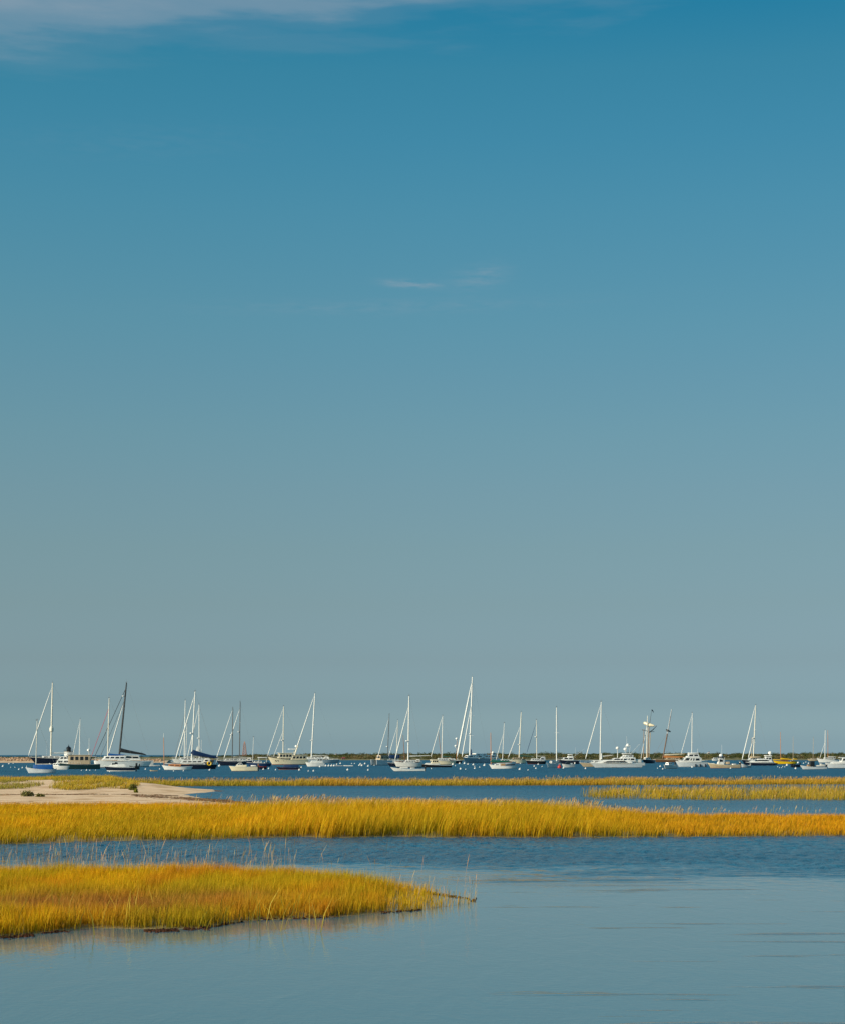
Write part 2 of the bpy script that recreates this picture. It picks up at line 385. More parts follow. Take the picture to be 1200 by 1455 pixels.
    def part(s, name, mb, col, parent=None, smooth=False):
        return mb.build(name, M(col), parent or s.root, smooth)
    def rod(s, name, x0, y0, x1, y1, col='white', r=.025, dy=0.0, r1=None):
        return MB().tube([(s.lx(x0), dy, s.z(y0)), (s.lx(x1), dy, s.z(y1))], [r, r1 or r*.6], 6).build(name, M(col), s.root)
    def dome(s, x, y, r=.3, col='white', name='radar_dome'):
        return MB().lathe((s.lx(x), 0, s.z(y)), [(.3*r, -1.4*r), (.35*r, -.7*r), (r, -.5*r), (r*1.05, 0), (r*.85, .5*r), (r*.4, .8*r), (.02, .85*r)], 12).build(name, M(col), s.root, smooth=True)
    def slab(s, name, x0, x1, y0, y1, wf=.7, col='white', posts=0, ybase=None, rake=0, pcol='alu'):
        """hard top, cover or seat: a rounded slab between photo rows y0 (bottom) and y1 (top), with posts down to ybase"""
        xa, xb = s.lx(x0), s.lx(x1); za, zt = s.z(y0), s.z(y1); w = max(s.hb((xa+xb)/2), .3*s.B)*wf
        mb = MB(); e = .12*(xb-xa)
        mb.loft([[(x, -w*k, za), (x, -w*k, (za+zt)/2), (x, -w*k*.85, zt-.1*(zt-za)), (x, 0, zt), (x, w*k*.85, zt-.1*(zt-za)), (x, w*k, (za+zt)/2), (x, w*k, za)] for x, k in ((xa, .8), (xa+e, 1), (xb-e, 1), (xb, .9))])
        o = mb.build(name, M(col), s.root, smooth=True)
        if posts:
            zb = s.z(ybase)
            for u in (.12, .9):
                for q in (-1, 1): MB().tube([(xa+(xb-xa)*u+s.sg*rake/s.ppm, q*w*.9, zb), (xa+(xb-xa)*u, q*w*.85, za+.01)], .05, 5).build('post', M(pcol), o)
        return o
# ------------------------------------------------------------------ value noise for growth patterns
_tab = rng.random((256, 256))
def vnoise(x, y):
    xi = np.floor(x).astype(int); yi = np.floor(y).astype(int); fx = x-xi; fy = y-yi; fx = fx*fx*(3-2*fx); fy = fy*fy*(3-2*fy)
    g = lambda a, b: _tab[a & 255, b & 255]
    return (g(xi, yi)*(1-fx)+g(xi+1, yi)*fx)*(1-fy) + (g(xi, yi+1)*(1-fx)+g(xi+1, yi+1)*fx)*fy
def fbm(x, y, o=3): return sum(vnoise(x*2**k+17*k, y*2**k+5*k)*.5**k for k in range(o)) / sum(.5**k for k in range(o))
def sdf(P, x, y):
    """signed distance to polygon, positive inside"""
    n = len(P); best = np.full(x.shape, 1e9); ins = np.zeros(x.shape, bool)
    for i in range(n):
        ax, ay = P[i]; bx, by = P[(i+1) % n]; ex, ey = bx-ax, by-ay
        t = np.clip(((x-ax)*ex + (y-ay)*ey) / (ex*ex+ey*ey+1e-9), 0, 1)
        best = np.minimum(best, np.hypot(x-ax-t*ex, y-ay-t*ey))
        c = ((ay > y) != (by > y)) & (x < (bx-ax)*(y-ay)/((by-ay) if abs(by-ay) > 1e-9 else 1e-9)+ax); ins ^= c
    return np.where(ins, best, -best)
poly = lambda px: [ground(*p) for p in px]

# ------------------------------------------------------------------ water
def water_material():
    m = bpy.data.materials.new('water'); m.use_nodes = True; t = m.node_tree; b = t.nodes['Principled BSDF']
    geo = t.nodes.new('ShaderNodeNewGeometry'); sp = t.nodes.new('ShaderNodeSeparateXYZ'); t.links.new(geo.outputs['Position'], sp.inputs[0])
    X, Y = sp.outputs[0], sp.outputs[1]
    def noise(scale, sx=1, sy=1, detail=3, rough=.5, rot=0.0, dist=0.0):
        mp = t.nodes.new('ShaderNodeMapping'); t.links.new(geo.outputs['Position'], mp.inputs[0]); mp.inputs['Scale'].default_value = (sx, sy, 1); mp.inputs['Rotation'].default_value = (0, 0, rot)
        z = t.nodes.new('ShaderNodeTexNoise'); t.links.new(mp.outputs[0], z.inputs['Vector']); z.inputs['Scale'].default_value = scale; z.inputs['Detail'].default_value = detail; z.inputs['Roughness'].default_value = rough; z.inputs['Distortion'].default_value = dist
        return z.outputs[0]
    ss = lambda v, a, c: ramp(t, math_node(t, 'DIVIDE', math_node(t, 'SUBTRACT', v, a), c-a, clamp=True), [(0, (0, 0, 0)), (1, (1, 1, 1))], 'EASE')
    # wind on the water: open channel ruffled, the near pool sheltered and almost calm with a few cat's paws
    wob = math_node(t, 'MULTIPLY', math_node(t, 'SUBTRACT', noise(1, .09, .16, 4, .6), .5), 26.0)
    yy = math_node(t, 'ADD', math_node(t, 'ADD', Y, wob), math_node(t, 'MULTIPLY', X, .22))
    ruff = ss(yy, 51.0, 60.0)
    mid = ss(yy, 43.0, 52.0)
    paws = ss(noise(1, .11, .95, 5, .62), .575, .655); pw = math_node(t, 'MULTIPLY', paws, ss(X, -1.5, 6.0))
    pw = math_node(t, 'MULTIPLY', pw, .15)
    far = ss(Y, 110, 260)
    gust = math_node(t, 'ADD', .72, math_node(t, 'MULTIPLY', noise(1, .012, .05, 3), .56))
    amp = math_node(t, 'MAXIMUM', math_node(t, 'MAXIMUM', math_node(t, 'ADD', .034, math_node(t, 'MULTIPLY', mid, .05)), pw), math_node(t, 'MULTIPLY', ruff, gust))
    # waves: short chop, longer wind waves
    w1 = noise(1, 1.7, .62, 4, .62, .12, .5); w2 = noise(1, .45, .9, 3, .5, -.15); w3 = noise(1, 5.0, 8.0, 2, .5, .1)
    h = math_node(t, 'ADD', math_node(t, 'MULTIPLY', w1, .16), math_node(t, 'ADD', math_node(t, 'MULTIPLY', w3, .035), math_node(t, 'MULTIPLY', w2, math_node(t, 'MULTIPLY', far, .5))))
    bp = t.nodes.new('ShaderNodeBump'); bp.inputs['Strength'].default_value = 1.0; bp.inputs['Distance'].default_value = 1.0
    t.links.new(math_node(t, 'MULTIPLY', h, math_node(t, 'MULTIPLY', amp, math_node(t, 'SUBTRACT', 2.2, math_node(t, 'MULTIPLY', far, .2)))), bp.inputs['Height'])
    t.links.new(bp.outputs[0], b.inputs['Normal'])
    # shallow pool over pale mud, deep blue channel and harbour; cat's-paw and gust-band sheen painted into the colour
    deep = ss(yy, 45.0, 58.0)
    t.links.new(mixc(t, math_node(t, 'MAXIMUM', deep, math_node(t, 'MULTIPLY', pw, 4.5)), (.096, .196, .240), mixc(t, ss(noise(1, .010, .07, 5, .6), .38, .62), (.010, .082, .150), (.016, .112, .190))), b.inputs['Base Color']); b.inputs['IOR'].default_value = 1.333
    t.links.new(math_node(t, 'ADD', .05, math_node(t, 'ADD', math_node(t, 'MULTIPLY', amp, .17), math_node(t, 'MULTIPLY', far, .23))), b.inputs['Roughness'])
    return m
def sheet(name, xs, ys, zf, m, kind='structure', label=None, cat=None, smooth=True):
    X, Y = np.meshgrid(xs, ys); Z = zf(X, Y) if callable(zf) else np.full(X.shape, zf); ny, nx = X.shape
    v = np.stack([X, Y, Z], -1).reshape(-1, 3); idx = np.arange(ny*nx).reshape(ny, nx)
    f = np.stack([idx[:-1, :-1], idx[:-1, 1:], idx[1:, 1:], idx[1:, :-1]], -1).reshape(-1, 4)
    return raw(name, v, f, m, kind, label, cat, smooth)
def raw(name, v, f, m, kind=None, label=None, cat=None, smooth=False, colr=None, norm=None):
    me = bpy.data.meshes.new(name); k = f.shape[1]
    me.vertices.add(len(v)); me.vertices.foreach_set('co', v.astype(np.float32).ravel())
    me.loops.add(f.size); me.loops.foreach_set('vertex_index', f.astype(np.int32).ravel())
    me.polygons.add(len(f)); me.polygons.foreach_set('loop_start', np.arange(0, f.size, k, dtype=np.int32))
    try: me.polygons.foreach_set('loop_total', np.full(len(f), k, dtype=np.int32))
    except Exception: pass
    if smooth: me.polygons.foreach_set('use_smooth', np.ones(len(f), bool))
    me.update(calc_edges=True)
    if colr is not None:
        a = me.color_attributes.new('tone', 'FLOAT_COLOR', 'POINT'); c = np.ones((len(v), 4), np.float32); c[:, :3] = colr; a.data.foreach_set('color', c.ravel())
    me.materials.append(m)
    o = bpy.data.objects.new(name, me); COL.objects.link(o); tag(o, label, cat, None, kind); return o
WATER = water_material()
gx = np.concatenate([[-40000, -6000, -1500, -400, -100, -40], np.arange(-30, 30.01, .09), [40, 100, 400, 1500, 6000, 40000.]])
gy = np.concatenate([[-60, 0, 20, 34, 38], np.arange(40, 86, .1), [95, 120, 200, 500, 1500, 5000, 15000, 60000.]])
_wv = [(2*pi/L, a, q, L) for L, a, q in zip(rng.uniform(.34, 1.3, 30), rng.normal(0, radians(48), 30), rng.uniform(0, 2*pi, 30))]
def chop(x, y):
    """real wind chop on the open channel, dying out towards the sheltered pool and the grass"""
    yy = y + .22*x + 7*(fbm(x*.09+31, y*.16+7)-.5); sm = lambda t: np.clip(t, 0, 1)**2*(3-2*np.clip(t, 0, 1))
    m = sm((yy-46)/13)*sm((84-y)/6)*sm((29-np.abs(x))/3)*(.55+.9*(fbm(x*.25, y*.12)-.15))
    z = sum(.0036*L**.9*np.sin(k*(x*cos(a)+y*sin(a))+q) for k, a, q, L in _wv)
    return z*m
sheet('water', gx, gy, chop, WATER, label='calm blue harbour and tidal channel water reflecting the sky', cat='water')
gx = np.array([-40000, -400, 0, 400, 40000.]); gy = np.array([-60, 80, 500, 5000, 60000.])
sheet('seabed', gx, gy, -2.5, mat('seabed_mud', (.10, .08, .05), .9), label='muddy bottom under the harbour water', cat='seabed')

# ------------------------------------------------------------------ land patches
def soil(name, c1, c2, scale, c3=None, bump=.6):
    m = bpy.data.materials.new(name); m.use_nodes = True; t = m.node_tree; b = t.nodes['Principled BSDF']; b.inputs['Roughness'].default_value = .9
    geo = t.nodes.new('ShaderNodeNewGeometry')
    z = t.nodes.new('ShaderNodeTexNoise'); t.links.new(geo.outputs['Position'], z.inputs['Vector']); z.inputs['Scale'].default_value = scale; z.inputs['Detail'].default_value = 8; z.inputs['Roughness'].default_value = .65
    z2 = t.nodes.new('ShaderNodeTexNoise'); t.links.new(geo.outputs['Position'], z2.inputs['Vector']); z2.inputs['Scale'].default_value = scale*.12; z2.inputs['Detail'].default_value = 5
    c = mixc(t, ramp(t, z.outputs[0], [(.3, (0, 0, 0)), (.7, (1, 1, 1))]), c1, c2)
    if c3: c = mixc(t, ramp(t, z2.outputs[0], [(.48, (0, 0, 0)), (.62, (1, 1, 1))]), c, c3)
    t.links.new(c, b.inputs['Base Color'])
    bp = t.nodes.new('ShaderNodeBump'); bp.inputs['Strength'].default_value = bump; bp.inputs['Distance'].default_value = .06; t.links.new(z.outputs[0], bp.inputs['Height']); t.links.new(bp.outputs[0], b.inputs['Normal'])
    return m
MUD = soil('marsh_mud', (.20, .15, .06), (.30, .21, .07), 6.0, (.22, .13, .05))
SAND = soil('pale_sand', (.78, .50, .29), (.92, .63, .40), 3.0, (.58, .34, .17))
def patch(name, P, step, zfun, m, label, cat):
    P = np.array(P); x0, y0 = P.min(0)-2*step; x1, y1 = P.max(0)+2*step
    xs = np.arange(x0, x1, step); ys = np.arange(y0, y1, step)
    return sheet(name, xs, ys, zfun, m, label=label, cat=cat)
def make_z(P, slope, hmax, extra=None):
    def f(x, y):
        s = sdf(P, x, y); z = np.where(s > 0, np.minimum(s*slope, hmax), np.maximum(s*.35, -.5))
        z = z + .03*(fbm(x*.8, y*.8)-.5)*(s > .3) + .004
        if extra is not None: z = z + extra(x, y)*np.clip(s/3, 0, 1)
        return z
    return f
A_PX = [(-260,1345),(-60,1341),(0,1333),(60,1326),(130,1319),(210,1321),(290,1319),(350,1309),(470,1304),(560,1296),(640,1288),(676,1281),(655,1277),(620,1272),(590,1266),(560,1262),(500,1257),(420,1251),(330,1248),(200,1247),(0,1247),(-140,1246),(-260,1247)]
B_PX = [(-300,1206),(-120,1203),(0,1200),(60,1199),(130,1196),(200,1194.5),(300,1193),(360,1191.5),(400,1190),(440,1189.2),(462,1191),(520,1190),(560,1189),(600,1190),(800,1190.5),(900,1190),(1000,1189.5),(1200,1188),(1450,1186.5),
        (1450,1165),(1200,1165),(1000,1164),(880,1163),(820,1160),(700,1158),(560,1156),(480,1155.5),(400,1154),(330,1151),(200,1150),(0,1150),(-300,1150)]
C_PX = [(150,1117.8),(260,1117.6),(400,1117.2),(600,1117),(820,1116.4),(1000,1115.6),(1200,1114.8),(1500,1113.6),(1500,1110.6),(1200,1111.4),(1000,1112),(900,1111.8),(800,1112.6),(600,1113.4),(400,1113.4),(260,1112.8),(150,1112)]
D_PX = [(826,1134),(846,1136.4),(880,1135.6),(1000,1137.6),(1200,1138),(1500,1138),(1500,1125.6),(1200,1125.6),(1000,1125),(900,1124.2),(872,1125.5),(858,1127.5),(836,1129),(823,1131.5)]
E_PX = [(-320,1153.5),(0,1153.5),(200,1152),(330,1150),(368,1145),(364,1142),(330,1138.6),(300,1136),(268,1129.5),(285,1127.2),(314,1124.6),(306,1122.2),(250,1119.5),(200,1118.5),(185,1113),(150,1110.5),(60,1109),(-320,1109)]
PA, PB, PC, PD, PE = (poly(q) for q in (A_PX, B_PX, C_PX, D_PX, E_PX))
def dune(x, y):
    cx, cy = ground(120, 1117); return .50*np.exp(-((x-cx)/9.5)**2 - ((y-cy)/17)**2) + .35*np.exp(-((x-cx-9)/6)**2 - ((y-cy+14)/13)**2) + .3*np.exp(-((x-cx+16)/14)**2-((y-cy+4)/12)**2) + .09*(fbm(x*.22, y*.12)-.45)
tipA = lambda x, y: -.13*np.clip((600 + x/y*F_PX - 500)/90, 0, 1)
zA, zB, zC, zD, zE = make_z(PA, .05, .06, lambda x, y: 3*tipA(x, y)), make_z(PB, .04, .10), make_z(PC, .05, .05, lambda x, y: -.12), make_z(PD, .05, .03, lambda x, y: -.12), make_z(PE, .025, .14, dune)
patch('marsh_ground', PA, .16, zA, MUD, 'low dark muddy ground under the nearest marsh grass island', 'marsh ground')
patch('marsh_ground', PB, .6, zB, MUD, 'muddy ground under the broad golden band of marsh grass', 'marsh ground')
patch('marsh_ground', PC, 1.5, zC, MUD, 'muddy ground under the thin farthest strip of marsh grass', 'marsh ground')
patch('marsh_ground', PD, 1.0, zD, MUD, 'muddy ground under the sparse grass patch at the right', 'marsh ground')
patch('sand_beach', PE, .9, zE, SAND, 'pale sandy spit with low dunes at the left', 'beach')

# ------------------------------------------------------------------ grass
def grass_material(name, transl=.35):
    m = bpy.data.materials.new(name); m.use_nodes = True; t = m.node_tree; t.nodes.clear()
    at = t.nodes.new('ShaderNodeVertexColor'); at.layer_name = 'tone'
    ds = t.nodes.new('ShaderNodeBsdfPrincipled'); ds.inputs['Roughness'].default_value = .6; ds.inputs['Specular IOR Level'].default_value = .12
    tr = t.nodes.new('ShaderNodeBsdfTranslucent'); mx = t.nodes.new('ShaderNodeMixShader'); mx.inputs[0].default_value = transl
    out = t.nodes.new('ShaderNodeOutputMaterial')
    t.links.new(at.outputs[0], ds.inputs['Base Color']); t.links.new(at.outputs[0], tr.inputs[0])
    t.links.new(ds.outputs[0], mx.inputs[1]); t.links.new(tr.outputs[0], mx.inputs[2]); t.links.new(mx.outputs[0], out.inputs[0]); return m
GRASS = grass_material('grass_blade')
def scatter(P, n, dens=None, edge=0.0):
    P = np.array(P); x0, y0 = P.min(0); x1, y1 = P.max(0); xs, ys = [], []; got = 0
    while got < n:
        x = rng.uniform(x0, x1, n*2); y = rng.uniform(y0, y1, n*2); s = sdf(P.tolist(), x, y); k = s > edge
        if dens is not None: k &= rng.random(n*2) < dens(x, y, s)
        xs.append(x[k]); ys.append(y[k]); got += int(k.sum())
    return np.concatenate(xs)[:n], np.concatenate(ys)[:n]
def blades(name, x, y, z, h, w, lean, spread, cb, ct, label, head=None, cat='grass', m=None):
    """curved two-segment blades (with a fuller seed head when asked); cb, ct: colours of foot and tip, one row per blade"""
    n = len(x); fa = rng.uniform(0, pi, n); ux, uy = np.cos(fa)*w*.5, np.sin(fa)*w*.5
    lx = h*(lean + rng.normal(0, spread, n)); ly = h*rng.normal(0, spread, n)
    base = np.stack([x, y, z-.03], -1); U = np.stack([ux, uy, 0*ux], -1)
    def at(q): return base + np.stack([lx*q**1.8, ly*q**1.8, (h+.03)*q*(1-.12*np.minimum(1, np.hypot(lx, ly)/h)*q)], -1)
    if head is None:
        lv = [(0, 1.0), (.5, .8)]; tipq = 1.0
    else:
        lv = [(0, .55), (.68, .5), (.84, head), (.93, head*.7)]; tipq = 1.0
    V = []; C = []
    for q, k in lv:
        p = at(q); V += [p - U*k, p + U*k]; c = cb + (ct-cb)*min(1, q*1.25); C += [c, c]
    V.append(at(tipq)); C.append(ct)
    k = len(V); v = np.stack(V, 1).reshape(-1, 3); c = np.stack(C, 1).reshape(-1, 3); o = (np.arange(n)*k)[:, None]
    tris = []
    for i in range(len(lv)-1):
        a = 2*i; tris += [[a, a+1, a+3], [a, a+3, a+2]]
    tris.append([k-3, k-2, k-1])
    f = (o[:, None, :] + np.array(tris)[None]).reshape(-1, 3)
    return raw(name, v, f, m or GRASS, 'stuff', label, cat, False, c)
def tone(n, c, dv=.27, dh=.09):
    c = np.array(c)[None]; k = 1 + rng.normal(0, dv, (n, 1)); hsh = 1 + rng.normal(0, dh, (n, 3)); return np.clip(c*k*hsh, .003, .95)
def mixa(a, b, t): return a*(1-t[:, None]) + b*t[:, None]
GOLD, ORANGE, OLIVE, STRAW, RUST, GREENB = (.92, .44, .006), (.82, .30, .006), (.50, .33, .008), (.66, .50, .20), (.46, .19, .03), (.28, .22, .01)

# nearest island
nA = 150000
def densA(x, y, s):
    px = 600 + x/y*F_PX; py = HOR + F_PX*CAM_H/y
    d = np.clip((s+.02)/.35, .12, 1)
    low = np.clip((py-1270)/10, 0, 1); tip = np.clip((700-px)/(175+30*low), .03, 1)**(1.5+.4*low)*(1-np.clip((px-530)/80, 0, 1)*(1-np.clip((fbm(x*3.5+3, y*2.5, 2)-.40)*6, .05, 1)))                      # thins out towards the point
    wet = (1 - .85*np.exp(-((px-575)/70)**2 - ((py-1281)/6)**2))*(1 - .6*np.exp(-((px-450)/90)**2 - ((py-1289)/3)**2)*np.clip(fbm(x*2, y*2)*3-.8, 0, 1))
    return d*np.where(px > 500, tip, 1)*wet*(.25+.75*np.clip((fbm(x*2.6, y*1.6)-.3)*3, 0, 1))
x, y = scatter(PA, nA, densA, -.12)
px = 600 + x/y*F_PX; py = HOR + F_PX*CAM_H/y
t1 = np.clip((fbm(x*.55, y*.22)-.35)*3.2, 0, 1); t2 = np.clip((fbm(x*.9+40, y*.5+9)-.52)*4, 0, 1)
brown = np.clip(np.exp(-((px-110)/230)**2 - ((py-1300)/12)**2)*1.05 + np.exp(-((px-330)/120)**2 - ((py-1290)/6)**2)*.45, 0, .95)*(.55+.6*fbm(x*.8+20, y*.6))
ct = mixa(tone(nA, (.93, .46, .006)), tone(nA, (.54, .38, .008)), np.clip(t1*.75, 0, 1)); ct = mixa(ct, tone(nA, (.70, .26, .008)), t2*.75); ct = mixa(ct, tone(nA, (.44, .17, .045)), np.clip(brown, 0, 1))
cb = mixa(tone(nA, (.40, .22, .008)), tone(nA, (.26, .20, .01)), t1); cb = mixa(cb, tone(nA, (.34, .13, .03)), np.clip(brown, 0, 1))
hA = rng.uniform(.2, .46, nA)*(.55+.55*fbm(x*.7, y*.5)+.45*fbm(x*3.1, y*2.2, 2))*np.where(px > 560, .8, 1)*(1-.35*brown)
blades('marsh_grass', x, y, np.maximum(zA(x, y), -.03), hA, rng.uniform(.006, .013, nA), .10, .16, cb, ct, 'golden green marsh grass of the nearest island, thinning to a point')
# loose tufts standing in shallow water out to the point
cx, cy = [], []
for k in range(60):
    q = rng.random()**1.35*104 + 570; up = np.interp(q, [560, 600, 640, 676], [1264, 1268, 1273.5, 1280.5]); lo = np.interp(q, [560, 600, 640, 676], [1297, 1293, 1288, 1282])
    f = rng.random(); f = f if rng.random() < .5 else (.9+.1*f if rng.random() < .6 else .12*f)
    X, Y = ground(q, up + (lo-up)*f); m_ = int(rng.integers(5, 22)*np.clip((710-q)/110, .3, 1)); cx.append(X + rng.normal(0, .09, m_)); cy.append(Y + rng.normal(0, .12, m_))
cx, cy = np.concatenate(cx), np.concatenate(cy); n = len(cx)
blades('marsh_tufts', cx, cy, 0*cx, rng.uniform(.14, .38, n)*np.clip((760 - (600 + cx/cy*F_PX))/150, .45, 1), rng.uniform(.006, .011, n), .08, .14, tone(n, (.46, .27, .012)), tone(n, (.78, .42, .012)), 'loose grass tufts in shallow water at the point of the nearest island')
# tall pale stalks behind and along it
nS = 2200
bx_ = np.concatenate([rng.uniform(-200, 420, 1500), rng.uniform(-200, 200, 600), rng.uniform(380, 570, 40), rng.uniform(560, 676, 60)])
by_ = np.concatenate([rng.normal(1247, 4.5, 1500), rng.uniform(1230, 1252, 600), rng.normal(1252, 4, 40), 1281 + rng.normal(0, 4, 60)])
g = np.array([ground(a, b) for a, b in zip(bx_, by_)]); x, y = g[:, 0], g[:, 1]
h = rng.gamma(3.2, .155, nS)*np.where(bx_ > 560, .8, 1)
blades('reed_stalks', x, y, 0*x, np.clip(h, .18, 1.2), rng.uniform(.006, .011, nS), .08, .13, tone(nS, (.42, .28, .09)), tone(nS, (.52, .33, .15)), 'tall pale reed stalks standing behind the nearest grass island', head=1.5, cat='reeds')
nF = 130
bx_ = rng.uniform(-200, 470, nF); by_ = 1318 + rng.normal(-6, 9, nF)
g = np.array([ground(a, b) for a, b in zip(bx_, by_)]); x, y = g[:, 0], g[:, 1]
blades('tall_grass_blades', x, y, 0*x, rng.uniform(.45, .85, nF), rng.uniform(.012, .022, nF), .05, .36, tone(nF, (.30, .24, .03)), tone(nF, (.66, .48, .06)), 'single tall bent yellow blades along the near edge of the nearest island')

# broad golden band
nB = 230000
def densB(x, y, s): return np.clip((s+.05)/.5, .25, 1)*(.2+.8*np.clip((fbm(x*1.5, y*.7)-.3)*3, 0, 1))
x, y = scatter(PB, nB, densB, -.2); px = 600 + x/y*F_PX; py = HOR + F_PX*CAM_H/y
tall = np.clip((px-330)/80, 0, 1)*np.clip((900-px)/160, 0, 1)
right = np.clip((px-820)/160, 0, 1)
t1 = np.clip((fbm(x*.22, y*.10)-.36)*3.2, 0, 1); front = np.clip((py-1168)/20, 0, 1)
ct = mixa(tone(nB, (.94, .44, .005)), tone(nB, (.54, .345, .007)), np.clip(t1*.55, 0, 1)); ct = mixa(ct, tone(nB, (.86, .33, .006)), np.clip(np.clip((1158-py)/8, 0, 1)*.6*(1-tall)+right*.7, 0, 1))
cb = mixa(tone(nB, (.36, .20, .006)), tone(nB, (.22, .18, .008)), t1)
hB = rng.uniform(.3, .64, nB)*(.5+.55*fbm(x*.35, y*.2)+.55*fbm(x*1.7, y*.9, 2))*(1+.55*tall*np.clip((py-1150)/12, .35, 1))*(1-.38*right)*np.where(px < 330, .86, 1)
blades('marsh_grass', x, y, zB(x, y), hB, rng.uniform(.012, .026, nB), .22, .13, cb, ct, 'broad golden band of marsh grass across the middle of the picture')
# feathery seed heads on its back edge
nH = 7000
bx_ = np.concatenate([rng.normal(600, 120, 3800), rng.uniform(380, 980, 2400), rng.uniform(820, 1400, 800)]); by_ = 1157 + rng.normal(0, 2.4, nH) + np.clip((bx_-700)/200, 0, 1)*4
g = np.array([ground(a, b) for a, b in zip(bx_, by_)]); x, y = g[:, 0], g[:, 1]; ok = sdf(PB, x, y) > -2.5; x, y, bx_ = x[ok], y[ok], bx_[ok]; n = len(x)
h = rng.uniform(.55, 1.05, n)*np.where(bx_ > 850, .7, 1)*(.7+.6*fbm(x*.5, y*.3))
blades('seed_heads', x, y, np.maximum(zB(x, y), 0), h, rng.uniform(.013, .024, n), .24, .12, tone(n, (.50, .33, .04)), tone(n, (.58, .38, .16)), 'pale feathery seed heads on the back edge of the broad grass band', head=1.7)

# thin far strip and right-hand patch
nC = 60000
x, y = scatter(PC, nC, lambda x, y, s: np.clip((s+.3)/1.5, .3, 1)); px = 600 + x/y*F_PX
t1 = np.clip((fbm(x*.12, y*.06)-.36)*3.2, 0, 1)
ct = mixa(tone(nC, (.72, .36, .03)), tone(nC, (.42, .34, .02)), t1*.8); cb = tone(nC, (.26, .17, .015))
hC = rng.uniform(.30, .85, nC)*(.3+.7*fbm(x*.16+3, y*.05)+.6*fbm(x*.8+3, y*.3, 2))*np.where(px > 1000, .9, 1)*np.where(px < 420, .8, 1)
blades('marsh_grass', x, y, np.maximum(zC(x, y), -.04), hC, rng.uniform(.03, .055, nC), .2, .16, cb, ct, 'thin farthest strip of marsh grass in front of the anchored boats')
nD = 15000
x, y = scatter(PD, nD, lambda x, y, s: np.clip((s+.2)/2.0, .15, 1)*np.clip((fbm(x*.35, y*.2)-.3)*3.2, .12, 1)); px = 600 + x/y*F_PX; t1 = np.clip((px-860)/250, 0, 1)
ct = mixa(tone(nD, (.76, .43, .012)), tone(nD, (.60, .37, .04)), t1*.7); cb = tone(nD, (.30, .21, .02))
blades('marsh_grass', x, y, np.maximum(zD(x, y), -.04), rng.uniform(.25, .85, nD)*(.6+.8*fbm(x*.3, y*.1))*(1+.3*np.clip((y-150)/12, 0, 1)), rng.uniform(.02, .04, nD), .14, .18, cb, ct, 'sparse patch of marsh grass standing in water at the right', head=None)

def heads(P, n, zf, hmin, hmax, w, label, off=-.6):
    x, y = scatter(P, n, lambda x, y, s: np.clip((fbm(x*.5, y*.15)-.3)*3, .02, 1), off)
    blades('seed_heads', x, y, np.maximum(zf(x, y), 0), rng.uniform(hmin, hmax, n)*(.6+.6*fbm(x*.3, y*.1)), rng.uniform(w*.7, w*1.2, n), .22, .14, tone(n, (.38, .26, .03)), tone(n, (.52, .32, .10)), label, head=1.7)
heads(PC, 5500, zC, .55, 1.05, .032, 'pinkish seed heads above the thin farthest grass strip')
heads(PD, 1700, zD, .5, 1.0, .024, 'pinkish seed heads above the sparse grass patch at the right')
# dune grass on the sand spit
G_PX = [(-320,1114),(0,1113.5),(50,1113.6),(72,1117),(78,1121),(64,1124.5),(96,1126),(150,1124.6),(192,1125.5),(200,1122),(193,1119.5),(206,1116.5),(240,1117),(200,1114.5),(170,1112.5),(100,1109.5),(40,1109.5),(-320,1109.5)]
H_PX = [(-200,1124.5),(0,1125),(40,1124),(66,1120.5),(40,1118.2),(0,1118),(-200,1118)]
PG, PH = poly(G_PX), poly(H_PX)
nG = 42000
x, y = scatter(PG, nG, lambda x, y, s: np.clip((s+.2)/1.2, .2, 1)*np.clip((fbm(x*.7, y*.35)-.33)*3.6, .02, 1)); px = 600 + x/y*F_PX
t1 = np.clip((fbm(x*.25, y*.12)-.34)*3.0, 0, 1)
ct = mixa(tone(nG, (.66, .42, .04)), tone(nG, (.38, .32, .02)), t1); ct = mixa(ct, tone(nG, (.56, .33, .05)), np.clip((px-205)/-60, 0, 1)*0+np.clip((fbm(x*.3+9, y*.3)-.5)*3, 0, 1)*.6); cb = tone(nG, (.20, .17, .03))
blades('dune_grass', x, y, zE(x, y), rng.uniform(.2, .7, nG)*(.2+.8*fbm(x*.3+7, y*.15)+.6*fbm(x*1.1, y*.5, 2)), rng.uniform(.03, .055, nG), .16, .24, cb, ct, 'tawny green dune grass on the crest of the sand spit')
nI = 7000
x, y = scatter(PH, nI, lambda x, y, s: np.clip((s+.1)/1.0, .1, 1)*np.clip((fbm(x*.5, y*.3)-.35)*4, .02, 1))
blades('dune_grass', x, y, zE(x, y), rng.uniform(.15, .45, nI), rng.uniform(.03, .05, nI), .1, .25, tone(nI, (.18, .15, .03)), tone(nI, (.36, .30, .05)), 'low tufts of dune grass on the sand at the far left')

